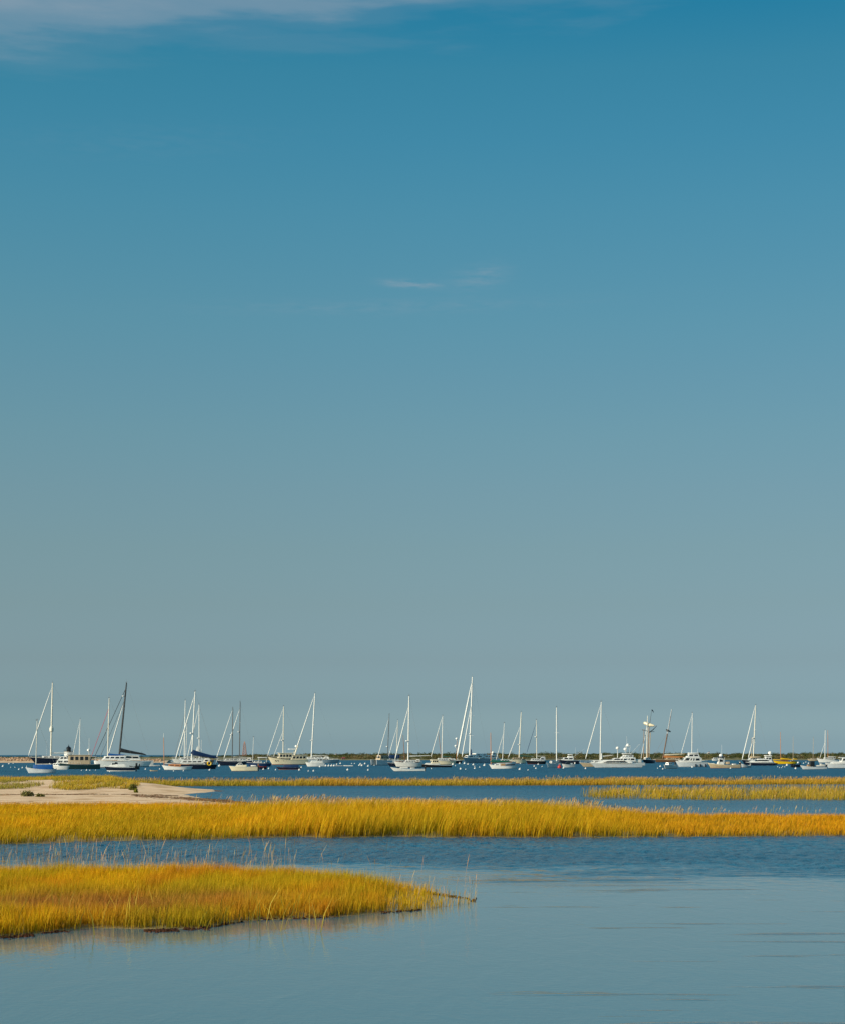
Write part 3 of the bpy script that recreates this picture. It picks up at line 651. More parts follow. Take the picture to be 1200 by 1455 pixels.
# wrack: dark torn weed and reed litter along the water line
def wrack(name, lines, n, label, col, sz, zf):
    xs, ys = [], []
    for (ax, ay), (bx, by), wd, k in lines:
        u = rng.random(int(n*k*1.0)); p = np.array([ground(ax+(bx-ax)*t, ay+(by-ay)*t + rng.normal(0, wd)) for t in u]); xs.append(p[:, 0]); ys.append(p[:, 1])
    x, y = np.concatenate(xs), np.concatenate(ys); n = len(x); z = np.maximum(zf(x, y), 0)+.006
    a = rng.uniform(-.7, .7, n); L = rng.gamma(2, sz, n); w = L*rng.uniform(.12, .35, n); dx, dy = np.cos(a), np.sin(a)
    hh = rng.uniform(.005, .035, n)
    V = []
    for sx, sy, sz_ in ((-1, -1, 0), (1, -1, 0), (1, 1, 0), (-1, 1, 0), (-.7, -.3, 1), (.7, -.3, 1), (.6, .4, 1), (-.6, .4, 1)):
        V.append(np.stack([x + dx*L*.5*sx - dy*w*.5*sy, y + dy*L*.5*sx + dx*w*.5*sy, z - .01 + hh*sz_], -1))
    v = np.stack(V, 1).reshape(-1, 3); o = (np.arange(n)*8)[:, None, None]
    f = (o + np.array([[4, 5, 6, 7], [0, 1, 5, 4], [1, 2, 6, 5], [2, 3, 7, 6], [3, 0, 4, 7]])[None]).reshape(-1, 4)
    return raw(name, v, f, GRASS, 'stuff', label, 'wrack', False, np.repeat(tone(n, col, .3), 8, 0))
wrack('wrack', [((4,1333),(48,1329.5),1.0,.08),((60,1326.5),(100,1324),.6,.025),((205,1323.5),(254,1322.5),1.0,.12),((264,1321),(300,1319),1.2,.05),((300,1318),(345,1310),.6,.02),((345,1309),(480,1303.5),.5,.03),((540,1298),(600,1293),.7,.035),((588,1266),(676,1280),1.1,.06),((540,1258.5),(562,1261),.4,.03)],
      2600, 'dark torn weed and reed litter along the edge of the nearest island', (.085, .036, .018), .024, zA)
wrack('wrack', [((60,1131.5),(250,1132),.35,.3),((190,1133.5),(330,1138),.9,.4),((260,1136),(350,1142),1.1,.35),((0,1131.6),(80,1131.6),.3,.1),((0,1146),(300,1146),1.6,.15),((306,1124),(314,1124.4),.25,.06)],
      1500, 'brown strand lines of dry weed on the sand spit', (.26, .14, .07), .14, zE)

# ------------------------------------------------------------------ shrubs on the spit
LEAF = grass_material('leaf', .25)
def leaf_cloud(cx, cy, cz, rx, ry, rz, n, sz, col, dv=.25):
    """leaf faces spread through an uneven crown"""
    d = rng.normal(size=(n, 3)); d /= np.linalg.norm(d, axis=1)[:, None]; r = rng.random(n)**.45
    lump = 1 + .35*np.sin(3.1*d[:, 0]+cx*3)*np.sin(2.7*d[:, 1]+cy) + .25*rng.normal(size=n)*.4
    p = d*(r*lump)[:, None]*np.array([rx, ry, rz]); p[:, 2] = np.abs(p[:, 2])*.95
    c = p + np.array([cx, cy, cz]); u = rng.normal(size=(n, 3)); u /= np.linalg.norm(u, axis=1)[:, None]; w = np.cross(u, rng.normal(size=(n, 3))); w /= np.linalg.norm(w, axis=1)[:, None]
    s = rng.uniform(.6, 1.3, (n, 1))*sz
    v = np.stack([c-u*s, c+w*s*.55, c+u*s, c-w*s*.55], 1).reshape(-1, 3); f = np.arange(n*4).reshape(-1, 4)
    return v, f, np.repeat(tone(n, col, dv, .08), 4, 0)
def shrub(px, py, wpx, hpx, col, label, n=900):
    X, Y = ground(px, py); ppm = (py-HOR)/CAM_H; z0 = float(zE(np.array([X]), np.array([Y]))[0]); r = wpx/ppm/2; h = hpx/ppm
    root = empty('shrub', (X, Y, z0)); tag(root, label, 'shrub', 'shrubs on the sand spit')
    vs, fs, cs = [], [], []; off = 0
    for k in range(5):
        a = rng.uniform(0, 2*pi); q = rng.uniform(0, .55)*r
        v, f, c = leaf_cloud(q*cos(a), q*sin(a)*.8, .02, r*rng.uniform(.45, .7), r*.6, h*rng.uniform(.65, 1.05), n//5, .075, col); vs.append(v); fs.append(f+off); cs.append(c); off += len(v)
    o = raw('foliage', np.concatenate(vs), np.concatenate(fs), LEAF, None, None, None, False, np.concatenate(cs)); o.parent = root
    st = MB()
    for k in range(6):
        a = rng.uniform(0, 2*pi); st.tube([(0, 0, -.05), (cos(a)*r*.25, sin(a)*r*.2, h*.4), (cos(a)*r*.5, sin(a)*r*.4, h*.75)], [.03, .02, .01], 5)
    st.build('stems', M('brown'), root)
shrub(190, 1126, 15, 9, (.17, .17, .035), 'dark green shrub at the right end of the dune grass')
shrub(193, 1128.8, 7, 6, (.24, .25, .035), 'small bright green shrub in front of the dark one', 500)
shrub(40, 1134.6, 27, 8, (.20, .18, .06), 'low grey green shrub alone on bare sand at the left', 900)
shrub(57, 1135.2, 13, 4.5, (.20, .18, .05), 'lowest shrub hugging the sand beside the grey green one', 400)
shrub(78, 1112, 16, 9, (.07, .085, .02), 'dark shrub on the dune crest under the dark green trawler', 700)
shrub(107, 1113.5, 26, 11, (.22, .21, .03), 'rounded yellow green shrub on the highest part of the dune crest', 900)
shrub(139, 1119, 17, 7.5, (.15, .135, .05), 'brownish round shrub halfway along the dune grass', 600)

# ------------------------------------------------------------------ far shore
FAR_D = 1190.0
def far_px(px, d=FAR_D): return (px-600)/F_PX*d
prof_x = np.array([-700, -200, 190, 235, 300, 330, 350, 380, 430, 470, 500, 540, 600, 640, 690, 760, 800, 900, 1000, 1040, 1080, 1150, 1170, 1200, 1300, 1800]); prof_y = np.array([1078.5, 1078.2, 1077.6, 1076.4, 1075.8, 1074.6, 1073.6, 1073.2, 1073.4, 1073.2, 1072.4, 1072.2, 1072.4, 1072.2, 1072.4, 1072.2, 1071.8, 1072, 1071.6, 1071.8, 1072.6, 1072.4, 1071.6, 1071.4, 1071.8, 1073])
def far_h(x): return np.interp(600 + x/FAR_D*F_PX, prof_x, (HOR - prof_y + 2.4)*FAR_D/F_PX + CAM_H)
xs = np.arange(-620, 620, 4.0); ys = np.concatenate([np.arange(1150, 1260, 6.0), np.arange(1260, 1700, 40)])
def zfar(x, y):
    fr = 1186 + 10*(fbm(x*.02, 0*x)-.5); h = np.maximum(far_h(x), .8)
    a = np.clip((y-fr)/22, -1.2, 1); b = np.clip((y-fr-25)/60, 0, 1)
    return np.where(a < 0, a*.6, a**.7*.9 + b*(h-1.4).clip(.0, 9)*.75 + .5*(fbm(x*.05, y*.05)-.4)*np.clip(a, 0, 1))
sheet('far_shore', xs, ys, zfar, soil('shore_grass', (.22, .17, .07), (.15, .14, .05), .08, (.11, .10, .04), .2), label='low grassy far shore across the harbour', cat='far shore')
n_b = 3400; vs, fs, cs = [], [], []; off = 0
for k in range(n_b):
    x = rng.uniform(-600, 600); px = 600 + x/FAR_D*F_PX
    if px < 322 and rng.random() < .85: continue
    yy = 1200 + 130*rng.random()**1.5 if px > 330 else rng.uniform(1240, 1330); back = np.clip((yy-1200)/118, 0, 1)
    h = far_h(np.array([x]))[0]; ztop = h*(.62+.38*back)*(rng.uniform(.78, 1.1)) * (1 if px > 322 else .5); z0 = float(zfar(np.array([x]), np.array([yy]))[0])
    hh = max(ztop - z0, .7); r = rng.uniform(1.4, 3.4)
    c = [(.060, .078, .022), (.085, .088, .026), (.13, .11, .04), (.042, .062, .022), (.16, .13, .05)][rng.choice(5, p=[.34, .24, .16, .18, .08])]
    if back < .2 and rng.random() < .5: c = [(.20, .15, .06), (.12, .12, .04), (.22, .16, .07)][rng.integers(3)]
    v, f, cc = leaf_cloud(x, yy, z0-.2, r, r, hh*1.42, 130, .3, c, .3); vs.append(v); fs.append(f+off); cs.append(cc); off += len(v)
raw('treeline', np.concatenate(vs), np.concatenate(fs), LEAF, 'stuff', 'low dark scrub and trees along the far shore', 'far wood', False, np.concatenate(cs))

# breakwater: a long bank of tan boulders on a sand foot at the left
def boulder(rx, ry, rz, seed):
    r_ = np.random.default_rng(seed); vs, fs = [], []; nu, nv = 9, 6
    for j in range(nv+1):
        th = pi*j/nv
        for i in range(nu):
            a = 2*pi*i/nu; k = 1 + .22*r_.normal(); vs.append((rx*sin(th)*cos(a)*k, ry*sin(th)*sin(a)*k, rz*cos(th)*k))
    for j in range(nv):
        for i in range(nu): fs.append((j*nu+i, j*nu+(i+1) % nu, (j+1)*nu+(i+1) % nu, (j+1)*nu+i))
    return vs, fs
JD = 800.0
STONE = mat('tan_stone', (.40, .25, .15), .85, .4, .35)
mb = MB()
def jx(px): return (px-600)/F_PX*JD
secs = []
for px in range(-420, 241, 20):
    x = jx(px); h = 2.0 if px < 60 else 2.0 - .9*min(1, (px-60)/160); h += .25*sin(px*.13)
    secs.append([(x, JD-9, -.5), (x, JD-5, .45), (x, JD-2.5, h*.8), (x, JD+1, h), (x, JD+6, h*.9), (x, JD+14, -.5)])
mb.loft(secs)
root = empty('breakwater', (0, 0, 0)); tag(root, 'long low breakwater of tan boulders on a pale sand foot at the far left', 'breakwater')
core = mb.build('bank', mat('breakwater_sand', (.52, .37, .24), .9, .3, .2), root, smooth=True)
mb = MB(); k = 0
for px in np.arange(-400, 230, 1.3):
    for row in range(3):
        k += 1; x = jx(px + rng.uniform(-.6, .6)); hz = (.95, 1.45, 1.9)[row]*(1 if px < 70 else .6) + rng.uniform(-.15, .15); yy = JD-(3.4, 2.2, .2)[row] + rng.uniform(-.3, .3)
        s = rng.uniform(.35, .75); vs_, fs_ = boulder(s*1.3, s, s*.75, k); a = rng.uniform(0, pi)
        mb.add([(x+vx*cos(a)-vy*sin(a), yy+vx*sin(a)+vy*cos(a), hz+vz) for vx, vy, vz in vs_], fs_, 0)
o = mb.build('boulders', STONE, root); o['kind'] = 'stuff'

# lighthouse on the spit behind the green trawler
LD = 815.0; ppm = F_PX/LD; lx0 = (97.6-600)/ppm
root = empty('lighthouse', (lx0, LD, 0)); tag(root, 'small white lighthouse with a black lantern above the foredeck of the green trawler', 'lighthouse')
zl = lambda py: CAM_H - (py-HOR)/ppm
mb = MB().lathe((0, 0, 0), [(2.3, 0), (2.05, zl(1072)), (1.95, zl(1069)), (2.25, zl(1068.6)), (2.25, zl(1068.2))], 18); tw = mb.build('tower', M('white'), root, smooth=False)
MB().box((.2, -2.1, zl(1075)), (.5, .25, .9)).build('window', M('glass'), tw)
mb = MB().lathe((0, 0, 0), [(1.05, zl(1068.2)), (1.05, zl(1064)), (1.1, zl(1063.6))], 10); ln = mb.build('lantern', M('glass'), root)
mb = MB().lathe((0, 0, 0), [(1.35, zl(1063.6)), (1.3, zl(1063.2)), (.75, zl(1061.6)), (.25, zl(1060.6)), (.24, zl(1059.8)), (.08, zl(1059.2)), (.05, zl(1057.6))], 12); mb.build('lantern_roof', M('black'), root, smooth=False)
mb = MB()
for i in range(12):
    a = 2*pi*i/12; mb.tube([(2.15*cos(a), 2.15*sin(a), zl(1068.3)), (2.15*cos(a), 2.15*sin(a), zl(1065.4))], .03, 5); 
    a2 = 2*pi*(i+1)/12
    for zz in (1065.5, 1066.8): mb.tube([(2.15*cos(a), 2.15*sin(a), zl(zz)), (2.15*cos(a2), 2.15*sin(a2), zl(zz))], .035, 5)
mb.build('gallery_rail', M('black'), root)
MB().lathe((0, 0, 0), [(2.3, zl(1068.25)), (2.3, zl(1067.9))], 16).build('gallery_floor', M('black'), root)

# lattice tower on the far shore
TD = 1260.0; ppm = F_PX/TD; X = (347.6-600)/ppm; zt = lambda py: CAM_H - (py-HOR)/ppm; RU = mat('rusty_steel', (.42, .22, .17), .7, .3)
root = empty('lattice_tower', (X, TD, 0)); tag(root, 'rusty steel lattice tower on the far shore between the two dark masts', 'tower')
legs = [(-1, -1), (1, -1), (1, 1), (-1, 1)]; b0, b1 = 1.7, .55; z0, z1 = 1.0, zt(1057)
pt = lambda k, u: ((b0+(b1-b0)*u)*legs[k % 4][0], (b0+(b1-b0)*u)*legs[k % 4][1], z0+(z1-z0)*u)
for k in range(4): MB().tube([pt(k, 0), pt(k, 1)], .14, 6).build('leg', RU, root)
mb = MB()
for i in range(6):
    for k in range(4): mb.tube([pt(k, i/6), pt(k+1, (i+1)/6)], .09, 4); mb.tube([pt(k+1, i/6), pt(k, (i+1)/6)], .09, 4); mb.tube([pt(k, (i+1)/6), pt(k+1, (i+1)/6)], .09, 4)
mb.build('bracing', RU, root); MB().box((0, 0, z1+.1), (.8, .8, .12)).box((0, 0, z1+.9), (.4, .4, .7)).build('platform', RU, root)

def house(px, py, wpx, hpx, d, wall, roof, label):
    ppm = F_PX/d; X = (px-600)/ppm; z = CAM_H - (py-HOR)/ppm; w, h = wpx/ppm/2, hpx/ppm
    root = empty('house', (X, d, z), rng.uniform(-.3, .3)); tag(root, label, 'house', 'houses on the far shore')
    o = MB().box((0, 0, h*.3-1), (w, w*.8, h*.3+1)).build('wall', M(wall), root)
    for q in (-.5, .5): MB().box((q*w, -w*.8-.02, h*.35), (.45, .04, .5)).build('window', M('glass'), o)
    r = MB(); r.loft([[(x, -w*.95, h*.6), (x, 0, h), (x, w*.95, h*.6)] for x in (-w*1.08, w*1.08)]); rf = r.build('roof', M(roof), root)
    MB().box((w*.5, .2, h), (.3, .3, .7)).build('chimney', M('brown'), rf)
house(1006, 1072, 3.4, 2.6, 1300, 'white', 'offwhite', 'small white house among the scrub right of the flybridge cruiser')
house(476.5, 1074.6, 4.2, 2.4, 1300, 'canvas', 'offwhite', 'pale roofed house in the scrub right of the long backstay')
house(464, 1074.8, 4.5, 1.9, 1310, 'grey', 'grey', 'grey roofed house left of the pale roofed one')
house(1036, 1076.4, 4, 1.8, 1225, 'tan', 'offwhite', 'low tan house near the beach behind the centre console boat')
house(488, 1079, 4.5, 2.2, 1196, 'canvas', 'pink', 'red roofed boathouse at the water right of the sloop with the long backstay')
# ------------------------------------------------------------------ the moored boats
GS, GM, GD = 'sailboats on harbour moorings', 'motorboats on harbour moorings', 'small tenders and skiffs'
def sail(label, *a, **k): return Boat('sailboat', label, 'sailboat', *a, group=GS, **k)
def motor(label, *a, name='motorboat', cat='motorboat', **k): return Boat(name, label, cat, *a, group=GM, **k)

# --- far left cluster
b = sail('big navy sailing yacht with a tall cream mast and thick white furled jib', 40, 128, 1086, yaw=20)
b.hull(1075.5, 1077.5, 'navy', bottom='navy', deckcol='teak', sag=.05)
b.house(58, 84, 1078, 1074.2, 'white', 2, -1, .55, 3); b.house(88, 108, 1078, 1073.5, 'white', 2, -1, .55, 2)
b.mast(71, 1077, 73.3, 970, 'spar', (1003, 1034), (), 1.15)
b.jib(41.3, 1075, .93); b.pulpit()
mb = MB(); P = b.mA.lerp(b.mB, (1077-1036)/107); mb.lathe(P, [(.3, -1.1), (.75, -.9), (.8, .2), (.5, .9), (.1, 1.4)], 12); b.part('radar_mount', mb, 'spar', smooth=True)
b.rod('antenna', 65, 1076, 66, 1050, 'alu', .03); b.boom(104, 1071, 1070.5, 'white', .55)
b.gear('canvas')

b = sail('small grey sloop under a blue cover in front of the big navy yacht', 35, 79.5, 1098.8, yaw=8)
b.hull(1090.5, 1092.5, 'pale', kind='sail', bottom='grey', sag=.1)
b.mast(50, 1090, 51.8, 1024, 'spar', (1062,), (), 1.0)
b.slab('boat_cover', 46.5, 73.5, 1093.2, 1086.6, .8, 'blue'); b.rod('bow_post', 37, 1091, 37.2, 1088, 'white', .06)
b.boom(72, 1086.2, 1086, None)
b.gear('navy')

b = motor('white cuddy motorboat behind the stern of the blue covered sloop', 70.5, 99.5, 1094, yaw=10, bow='R')
b.hull(1088.4, 1088.2, 'offwhite', kind='motor', bottom='grey', deckcol='offwhite', sag=.02, top='white')
b.house(84, 74, 1088.5, 1085, 'white', -3, 1, .55, 2); b.outboard(1, 'white', .9)

b = motor('dark green trawler with a beige wheelhouse and long white foredeck', 79, 141, 1093, yaw=10, name='trawler', cat='trawler')
b.hull(1083.5, 1085.8, 'green', kind='motor', bottom='green', deckcol='tan', sag=.08, rail='offwhite')
b.house(78, 98, 1085.8, 1079.6, 'white', 4, 0, .72, 2, (.35, .78))
b.house(82, 96, 1079.8, 1075.2, 'white', 4, -2, .55, 2, (.3, .85))
b.house(96, 126.5, 1086, 1073.4, 'tan', 0, 0, .78, 4, (.45, .85), roof='tan', over=4, pillar=.35)
b.slab('deck_awning', 124, 135, 1075.5, 1074.9, .7, 'offwhite', posts=2, ybase=1085)
b.rod('signal_mast', 124.5, 1074, 124.8, 1048.5, 'white', .06); b.dome(124, 1066, .4)
b.rod('antenna', 112, 1073, 112.2, 1054, 'white', .03)
b.pulpit(stern=False)

b = sail('white sloop whose bare mast shows just above the roof of the green trawler', 99, 134, 1084.5, yaw=15)
b.hull(1078, 1080, 'white'); b.house(108, 124, 1079, 1077, 'white', 1, -1, .55, 3)
b.mast(112, 1078, 113.4, 1022, 'sail', (1051,), ()); b.jib(102.5, 1078, .94)
b.gear('canvas')

b = Boat('catamaran', 'white catamaran with a cream mast and blue sail cover, bows behind the navy striped powerboat', 'catamaran', 131, 190, 1091, yaw=14, group=GS, beam=.5)
# two slim hulls joined by a bridge deck
b.hull(1081, 1082, 'white', kind='cat', sag=.02)
me = b.hullo.data
for v in me.vertices: v.co.y *= .26
for dy, o in ((-1, b.hullo), (1, None)):
    if o is None:
        o = b.hullo.copy(); COL.objects.link(o)
    o.location.y = dy * b.B * .36
for ch in list(b.root.children):
    if ch.name.startswith('deck'):
        for v in ch.data.vertices:
            v.co.y *= 1.0; v.co.z -= .05
            if v.co.x > b.L*.27: v.co.x = b.L*.27 + (v.co.x-b.L*.27)*.2
b.house(143, 176, 1080, 1074.5, 'white', 4, -1, .8, 4, (.4, .8))
b.mast(151.2, 1077, 153.4, 992, 'spar', (1035,), (), 1.0); b.stay(129, 1075, .84, 'pink', .07)
b.boom(177, 1074, 1073.6, 'blue', 1.2); b.stay(141, 1078, .62, 'wire', .04); b.pulpit()

b = Boat('racing_yacht', 'racing yacht with a raked black carbon mast and black furled mainsail on its boom', 'racing yacht', 138, 214, 1089.5, yaw=12, group=GS, beam=.24)
b.hull(1080, 1082, 'white', kind='sail', sag=.02); b.house(166, 184, 1081, 1078, 'white', 3, -2, .6, 2)
b.mast(168, 1078, 178.4, 970, 'carbon', (), (989,), 1.25)
b.stay(133.5, 1078, .93, 'carbon', .085); b.stay(141.5, 1078, .78, 'carbon', .05); b.jib(152.7, 1076, .73, 'sail', .9)
b.boom(206, 1068.5, 1073, 'carbon', 1.35, spar='carbon'); b.pulpit()
b.rod('stern_post', 199, 1080, 199.5, 1068, 'black', .05)

b = motor('white motor yacht with a dark wraparound window behind the catamaran stern', 168, 217, 1088, yaw=10, name='motor_yacht', cat='motor yacht')
b.hull(1079.5, 1081, 'offwhite', kind='motor', bottom='grey')
b.house(174, 199, 1080.5, 1073.8, 'white', 4, -3, .75, 2, (.4, .8), pillar=.08, roof='white', over=2)
b.slab('swim_platform', 212, 217, 1086.5, 1085.5, .8, 'grey')

b = motor('white powerboat with a navy hull stripe and black outboards at the left sand spit', 146.5, 191, 1096.2, yaw=10)
b.hull(1088, 1089.8, 'navy', kind='motor', bottom='white', stripe='white', top='white', sag=.05)
b.house(152, 178, 1089.8, 1086.2, 'white', 6, -2, .6, 0); b.house(161, 167, 1087, 1083.4, 'black', 1.5, -1, .45, 0, name='console')
b.slab('windscreen', 158, 163, 1086.6, 1084.6, .5, 'glass'); b.outboard(3, 'black', 1.25)

b = Boat('inflatable_dinghy', 'black inflatable dinghy tied behind the navy striped powerboat', 'dinghy', 183, 196.5, 1093.8, yaw=20, group=GD, beam=.5)
b.hull(1088, 1089, 'black', kind='dink', open_=True, deckcol='grey', rail='black'); b.outboard(1, 'black', .9)
b = Boat('dinghy', 'white dinghy drifting alone right of the dark windowed motor yacht', 'dinghy', 208, 227, 1089, yaw=14, group=GD, beam=.4)
b.hull(1085.8, 1087, 'white', kind='dink', open_=True, deckcol='offwhite'); b.slab('thwart', 214, 217, 1087.4, 1087, .8, 'teak')
b = Boat('dinghy', 'low tan dinghy left of the white catboat with the salmon mast', 'dinghy', 212.5, 224, 1096.2, yaw=14, group=GD, beam=.4)
b.hull(1094, 1094.6, 'tan', kind='dink', open_=True, deckcol='tan', rail='tan'); b.slab('thwart', 217, 219, 1095, 1094.6, .8, 'teak')

b = Boat('catboat', 'white catboat with a bare salmon wooden mast tipped white, no sail', 'catboat', 228.5, 273, 1094.5, yaw=8, group=GS, beam=.36)
b.hull(1087.3, 1089, 'white', kind='sail', sag=.1, deckcol='offwhite')
b.house(238, 256, 1089.2, 1086.6, 'varnish', 1, 0, .6, 2); b.nobs = True
b.mast(232.6, 1088, 232, 1048, 'varnish', (), (), .9, vane=False)
MB().tube([b.mB, b.mB + Vector((0, 0, 1.0))], [b.mr*.62, b.mr*.4], 8).build('mast_tip', M('white'), b.root)
b.boom(268, 1085.8, 1086.6, 'offwhite', .35, spar='varnish')

# --- second cluster
b = sail('grey white sloop with a thin dark forestay, behind the navy sloop with lifebuoy', 243, 292, 1086, yaw=15)
b.hull(1078.3, 1079.8, 'offwhite', bottom='brown', deckcol='white'); b.house(254, 276, 1079.5, 1076.8, 'white', 2, -1, .55, 4)
b.mast(261.5, 1078, 262.8, 995, 'sail', (1044,), (), .9); b.stay(247.3, 1078, .8, 'wire', .06); b.boom(284, 1075.5, 1075, 'offwhite', .4); b.pulpit()
b.gear('navy')

b = sail('white sloop behind the grey white sloop, its short mast with one spreader', 252, 286, 1083.6, yaw=20)
b.hull(1078.2, 1079.2, 'white'); b.house(262, 276, 1079, 1077, 'white', 1, -1, .55, 3)
b.mast(263.8, 1078, 265.4, 1029, 'sail', (1054,), (), .9); b.jib(254.5, 1078.5, .9, 'sail', .8)
b.gear('navy')

b = sail('white ketch with a small white triangular sail set at the foot of its mast', 260, 304, 1086.4, yaw=15)
b.hull(1078.5, 1080, 'navy', rail='white'); b.house(270, 292, 1080, 1077.4, 'white', 2, -1, .55, 4)
b.mast(282.6, 1078, 282.3, 1001, 'sail', (1024, 1050), (1049,), .95); b.jib(266, 1078, .93, 'sail', .9)
b.rod('mizzen_mast', 285.2, 1078, 285.4, 1051, 'sail', .09)
mb = MB(); x0, x1 = b.lx(276), b.lx(288); zt = b.z(1059.5); z0 = b.z(1072.5)
g = [[(x0+(x1-x0)*u*(1-v) + (b.lx(280)-x0)*v, .35*sin(pi*u)*(1-v)+.02, z0+(zt-z0)*v) for u in np.linspace(0, 1, 7)] for v in np.linspace(0, .97, 7)]
for sgn in (1, -1): mb.loft([[(a, c*1.0+sgn*.015, d) for a, c, d in r] for r in g], caps=False, closed=False)
b.part('riding_sail', mb, 'sail', smooth=True)
b.gear('canvas')

b = sail('navy sloop with a humped dark blue sail cover and a yellow lifebuoy', 241, 308.5, 1093, yaw=14)
b.hull(1082.5, 1086, 'navy', bottom='navy', deckcol='offwhite', sag=.06, rail='white')
b.house(254, 288, 1085.2, 1080.6, 'white', 4, -2, .55, 4); b.mast(271.3, 1082, 276.2, 982.5, 'sail', (1047,), (1042,), 1.0)
b.jib(249, 1080.5, .93, 'sail', 1.1); b.boom(308.5, 1073, 1078, 'darkblue', 1.9); b.dodger(287, 296, 1083, 1077.5, 'canvas')
mb = MB(); pts = [(b.lx(295)+.45*sin(q), b.hb(b.lx(295))*1.02+.06, b.z(1085)+.45*cos(q)) for q in np.linspace(.5, 2*pi-.5, 12)]; mb.tube(pts, .17, 7)
b.part('lifebuoy', mb, 'yellow', smooth=True); b.pulpit()
b.rod('stern_arch', 300, 1085, 301, 1077.5, 'wood', .12); b.rod('stern_flagpole', 305, 1085, 307.5, 1078, 'white', .06)
b.gear('navy')

b = sail('navy sloop with a dark grey mast and white furled jib left of the cream motorboat', 306.5, 350, 1088, yaw=14)
b.hull(1080, 1082, 'navy', bottom='navy', rail='white', deckcol='teak'); b.house(318, 338, 1081.4, 1078.4, 'offwhite', 2, -1, .55, 3)
b.mast(329.5, 1080, 330.3, 1006, 'darkspar', (), (1044,), .95); b.jib(307.6, 1078, .96, 'sail', 1.05); b.boom(346, 1076, 1076.4, 'offwhite', .5); b.pulpit()
b.gear('canvas')

b = sail('white decked sloop with the taller dark mast left of the lattice tower', 316, 362, 1085.6, yaw=14)
b.hull(1079.6, 1081, 'darkblue', rail='white'); b.house(328, 350, 1081, 1078.2, 'white', 2, -1, .55, 4)
b.mast(339.6, 1079, 340.8, 997, 'darkspar', (1027,), (1040,), .9); b.jib(318, 1079, .87, 'sail', 1.0); b.boom(358, 1076.6, 1076.8, 'canvas', .6); b.dodger(349, 356, 1080.5, 1077, 'canvas')
b.gear('canvas')

b = motor('cream cuddy motorboat with a raked windscreen in front of the two dark masted sloops', 324.5, 365.5, 1096, yaw=9)
b.hull(1088.5, 1089.5, 'cream', kind='motor', bottom='brown', deckcol='cream', rail='white', sag=.03, top='cream')
b.house(333, 350, 1089.6, 1087.2, 'cream', 4, 0, .7, 0); b.house(335, 345, 1087.6, 1084.2, 'white', 4, -2, .6, 2, (.2, .85))
b.slab('engine_box', 356, 363, 1089, 1087.4, .5, 'white'); b.outboard(1, 'brown', 1.0)

b = sail('small navy sloop with a thin white mast just left of the cream trawler bow', 350, 386, 1089.5, yaw=12)
b.hull(1083, 1084.2, 'darkblue', bottom='navy', rail='white'); b.mast(358.8, 1083, 360.2, 1047.5, 'sail', (), (), .75)
b.house(360, 372, 1084, 1081.6, 'offwhite', 1, -1, .55, 2); b.slab('cockpit_awning', 366, 379, 1077.2, 1076, .6, 'offwhite', posts=1, ybase=1083.6)
b.gear('navy')

b = Boat('dinghy', 'dark dinghy with a red rubbing band behind the stern of the cream motorboat', 'dinghy', 366.5, 379, 1093.4, yaw=18, group=GD, beam=.45)
b.hull(1088.8, 1089.4, 'navy', kind='dink', open_=True, deckcol='brown', top='red', rail='red'); b.slab('thwart', 371, 374, 1090, 1089.4, .8, 'teak')

# --- the cream trawler and neighbours
b = motor('big cream trawler yacht with a wheelhouse, radar arch and thick cream mast', 379.5, 437, 1087, yaw=18, name='trawler', cat='trawler')
b.hull(1075.8, 1079.6, 'cream', kind='motor', bottom='redbottom', deckcol='tan', rail='cream', top='cream', sag=.02)
b.house(394.5, 414, 1077.5, 1070, 'cream', 1.5, 0, .7, 4, (.25, .7), roof='white', over=2)
b.house(411, 434, 1080, 1073.2, 'cream', 3, 0, .75, 4, (.3, .75), roof='cream', over=3, pillar=.3)
b.mast(402, 1070, 402.8, 1003.5, 'spar', (1051,), (1052,), 1.15); b.jib(380, 1075.5, .95, 'sail', .9)
b.stay(388.8, 1075, .48, 'sail', .09)
b.slab('flybridge_canopy', 412, 424, 1072.4, 1070.8, .6, 'white')
mb = MB(); 
for q in (-1, 1): mb.tube([(b.lx(417), q*1.3, b.z(1073)), (b.lx(420.5), q*1.1, b.z(1063)), (b.lx(422), q*.9, b.z(1060))], .14, 6)
mb.tube([(b.lx(422), -.9, b.z(1060)), (b.lx(422), .9, b.z(1060))], .14, 6); b.part('radar_arch', mb, 'cream')
b.slab('tender', 409, 421, 1065.3, 1063.8, .28, 'white'); b.dome(420.5, 1060.5, .55)
for xp in (390.5, 393.5, 401, 405, 408):
    mb = MB(); x = b.lx(xp); y = b.hb(x)*.92; mb.tube([(x, y-.3, b.z(1081)), (x, y+.06, b.z(1081))], .17, 10); b.part('porthole', mb, 'glass')
b.pulpit(stern=False); b.rod('antenna', 405, 1070, 405.2, 1058, 'white', .035)

b = Boat('skiff', 'low navy skiff with an orange red waterline in front of the cream trawler', 'skiff', 392, 427, 1093.8, yaw=6, group=GD, beam=.3)
b.hull(1090.2, 1090.8, 'navy', kind='motor', bottom='orange', stripe='redbottom', rail='redbottom', open_=True, deckcol='brown', sag=.02)
b.slab('boat_cover', 402, 424, 1090.6, 1086.8, .8, 'darkblue')

